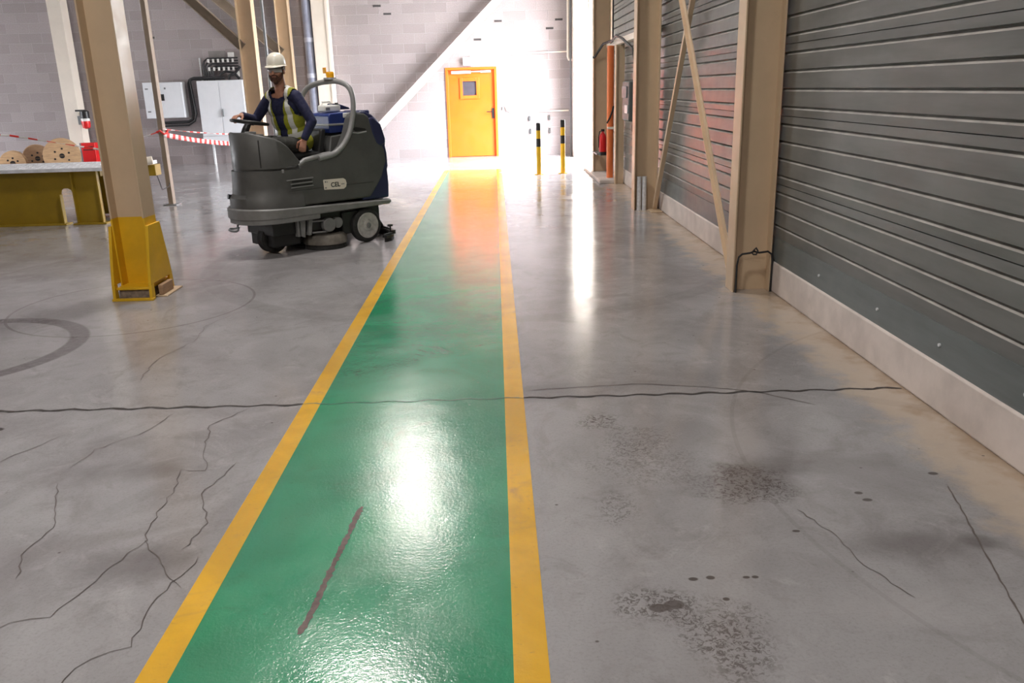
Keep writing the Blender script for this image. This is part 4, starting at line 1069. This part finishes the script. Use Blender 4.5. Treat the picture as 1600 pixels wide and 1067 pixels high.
# brim with peak
def brim(t, o):
    fr_ = max(0, math.sin(t)); pk = fr_**2.0*.040+.007
    p = hel(t, 1.0, .051); d = (hl*math.cos(t)+hf*math.sin(t)).normalized()
    return p + d*pk*o - hu*(.016*fr_**2*o+.004*o)
hm.loft([[brim(2*PI*i/n, 0) for i in range(n)], [brim(2*PI*i/n, .6) for i in range(n)], [brim(2*PI*i/n, 1) for i in range(n)]], cap=False, smooth=True)
he = hm.build('helmet', M['helmet'], pr, weld=True); sd = he.modifiers.new('s', 'SOLIDIFY'); sd.thickness = .003; sd.offset = -1
# shirt: torso and sleeves
sh = MB()
sh.ell(T(0, 0, .01), (.168, .125, .11), RT); sh.ell(T(0, .01, .13), (.155, .122, .13), RT); sh.ell(T(0, .008, .28), (.162, .120, .15), RT)
sh.ell(T(0, .0, .40), (.178, .118, .125), RT)
chain(sh, [LS, T(.06, -.005, .535), T(-.06, -.005, .535), RS], [.064, .062, .062, .064])
chain(sh, [T(0, -.005, .50), T(0, 0, .565)], [.08, .066])
Lw = LE.lerp(LH, .90); Rw = RE.lerp(RH, .90)
chain(sh, [LS, LS.lerp(LE, .5)+V(0, .006, 0), LE, LE.lerp(LH, .5), Lw], [.064, .056, .050, .044, .038])
chain(sh, [RS, RS.lerp(RE, .5)+V(0, -.006, 0), RE, RE.lerp(RH, .5), Rw], [.064, .056, .050, .044, .038])
for k, a, b_ in ((.25, LS, LE), (.6, LS, LE), (.85, LS, LE), (.2, LE, LH), (.45, LE, LH), (.7, LE, LH), (.5, RS, RE), (.85, RS, RE), (.3, RE, RH), (.6, RE, RH)):
    q = a.lerp(b_, k); sh.ell(q, (.052-.012*(a in (LE, RE)), .052-.010*(a in (LE, RE)), .014), (b_-a).to_track_quat('Z', 'Y').to_matrix())
sho = blob(sh, 'shirt', M['shirt'], .006, sm=5)
# open the collar
bm = bmesh.new(); bm.from_mesh(sho.data)
def tol(v): q = v-O_; return V(q.dot(s_), q.dot(f_), q.dot(u_))
bmesh.ops.delete(bm, geom=[v for v in bm.verts if tol(v.co).z > .565 + .0*tol(v.co).y - .55*max(0, tol(v.co).y) and math.hypot(tol(v.co).x, tol(v.co).y) < .085], context='VERTS')
for _ in range(8): bmesh.ops.smooth_vert(bm, verts=[v for v in bm.verts if v.is_boundary], factor=.5, use_axis_x=True, use_axis_y=True, use_axis_z=True)
bm.to_mesh(sho.data); bm.free()
# trousers
tr = MB()
tr.ell(V(.09, 0, 1.075), (.13, .17, .09))
chain(tr, [LHIP, LHIP.lerp(LK, .5)+V(0, 0, .008), LK], [.090, .083, .066]); chain(tr, [RHIP, RHIP.lerp(RK, .5)+V(0, 0, .008), RK], [.090, .083, .066])
chain(tr, [LK, LA], [.066, .052]); chain(tr, [RK, RA], [.066, .052])
for k, a, b_ in ((.35, LHIP, LK), (.6, LHIP, LK), (.85, LHIP, LK), (.5, RHIP, RK), (.8, RHIP, RK)):
    tr.ell(a.lerp(b_, k)+V(0, .01, .012), (.075, .078, .014), (b_-a).to_track_quat('Z', 'Y').to_matrix())
blob(tr, 'trousers', M['trouser'], .009, sm=3)
for a, s in ((LA, 1), (RA, -1)):
    bo = MB(); capsule(bo, a-V(0, 0, .01), a-V(-.02, 0, .035), .048, .045); capsule(bo, a-V(.0, 0, .045), a+V(.12, 0, -.055), .038, .034)
    blob(bo, 'boot', M['boot'], .008, sm=2)
# hi-vis vest
ve = MB()
ve.ell(T(0, .0, .03), (.190, .152, .13), RT); ve.ell(T(0, .01, .13), (.178, .144, .14), RT); ve.ell(T(0, .008, .28), (.183, .140, .16), RT)
ve.ell(T(0, 0, .40), (.192, .136, .135), RT); chain(ve, [T(.13, -.005, .515), T(.06, -.005, .548), T(-.06, -.005, .548), T(-.13, -.005, .515)], [.074, .076, .076, .074])
veo = blob(ve, 'hi_vis_vest', M['hivis'], .0045, sm=5)
veo.data.materials.clear(); veo.data.materials.append(M['hivis']); veo.data.materials.append(M['reflect'])
bm = bmesh.new(); bm.from_mesh(veo.data)
dele = []
for v in bm.verts:
    q = tol(v.co); ax = abs(q.x)
    gap = .040+.055*max(0, (q.z-.30)/.28) if q.z > .02 else .04+.25*(.02-q.z)
    if q.y > .02 and ax < gap: dele.append(v); continue
    if math.hypot(q.x, q.y+.0) < .080 and q.z > .50: dele.append(v); continue
    if q.z < -.055: dele.append(v); continue
    # armholes
    if ((q.z-.44)/.135)**2+((q.y+.0)/.085)**2 < 1 and ax > .12: dele.append(v)
bmesh.ops.delete(bm, geom=dele, context='VERTS')
for _ in range(10):
    bmesh.ops.smooth_vert(bm, verts=[v for v in bm.verts if v.is_boundary], factor=.5, use_axis_x=True, use_axis_y=True, use_axis_z=True)
for f in bm.faces:
    q = tol(f.calc_center_median()); ax = abs(q.x); f.smooth = True
    if .088 < ax < .132 and q.z > .155: f.material_index = 1
    if .112 < q.z < .162: f.material_index = 1
bm.to_mesh(veo.data); bm.free()
sd = veo.modifiers.new('s', 'SOLIDIFY'); sd.thickness = .005; sd.offset = 1
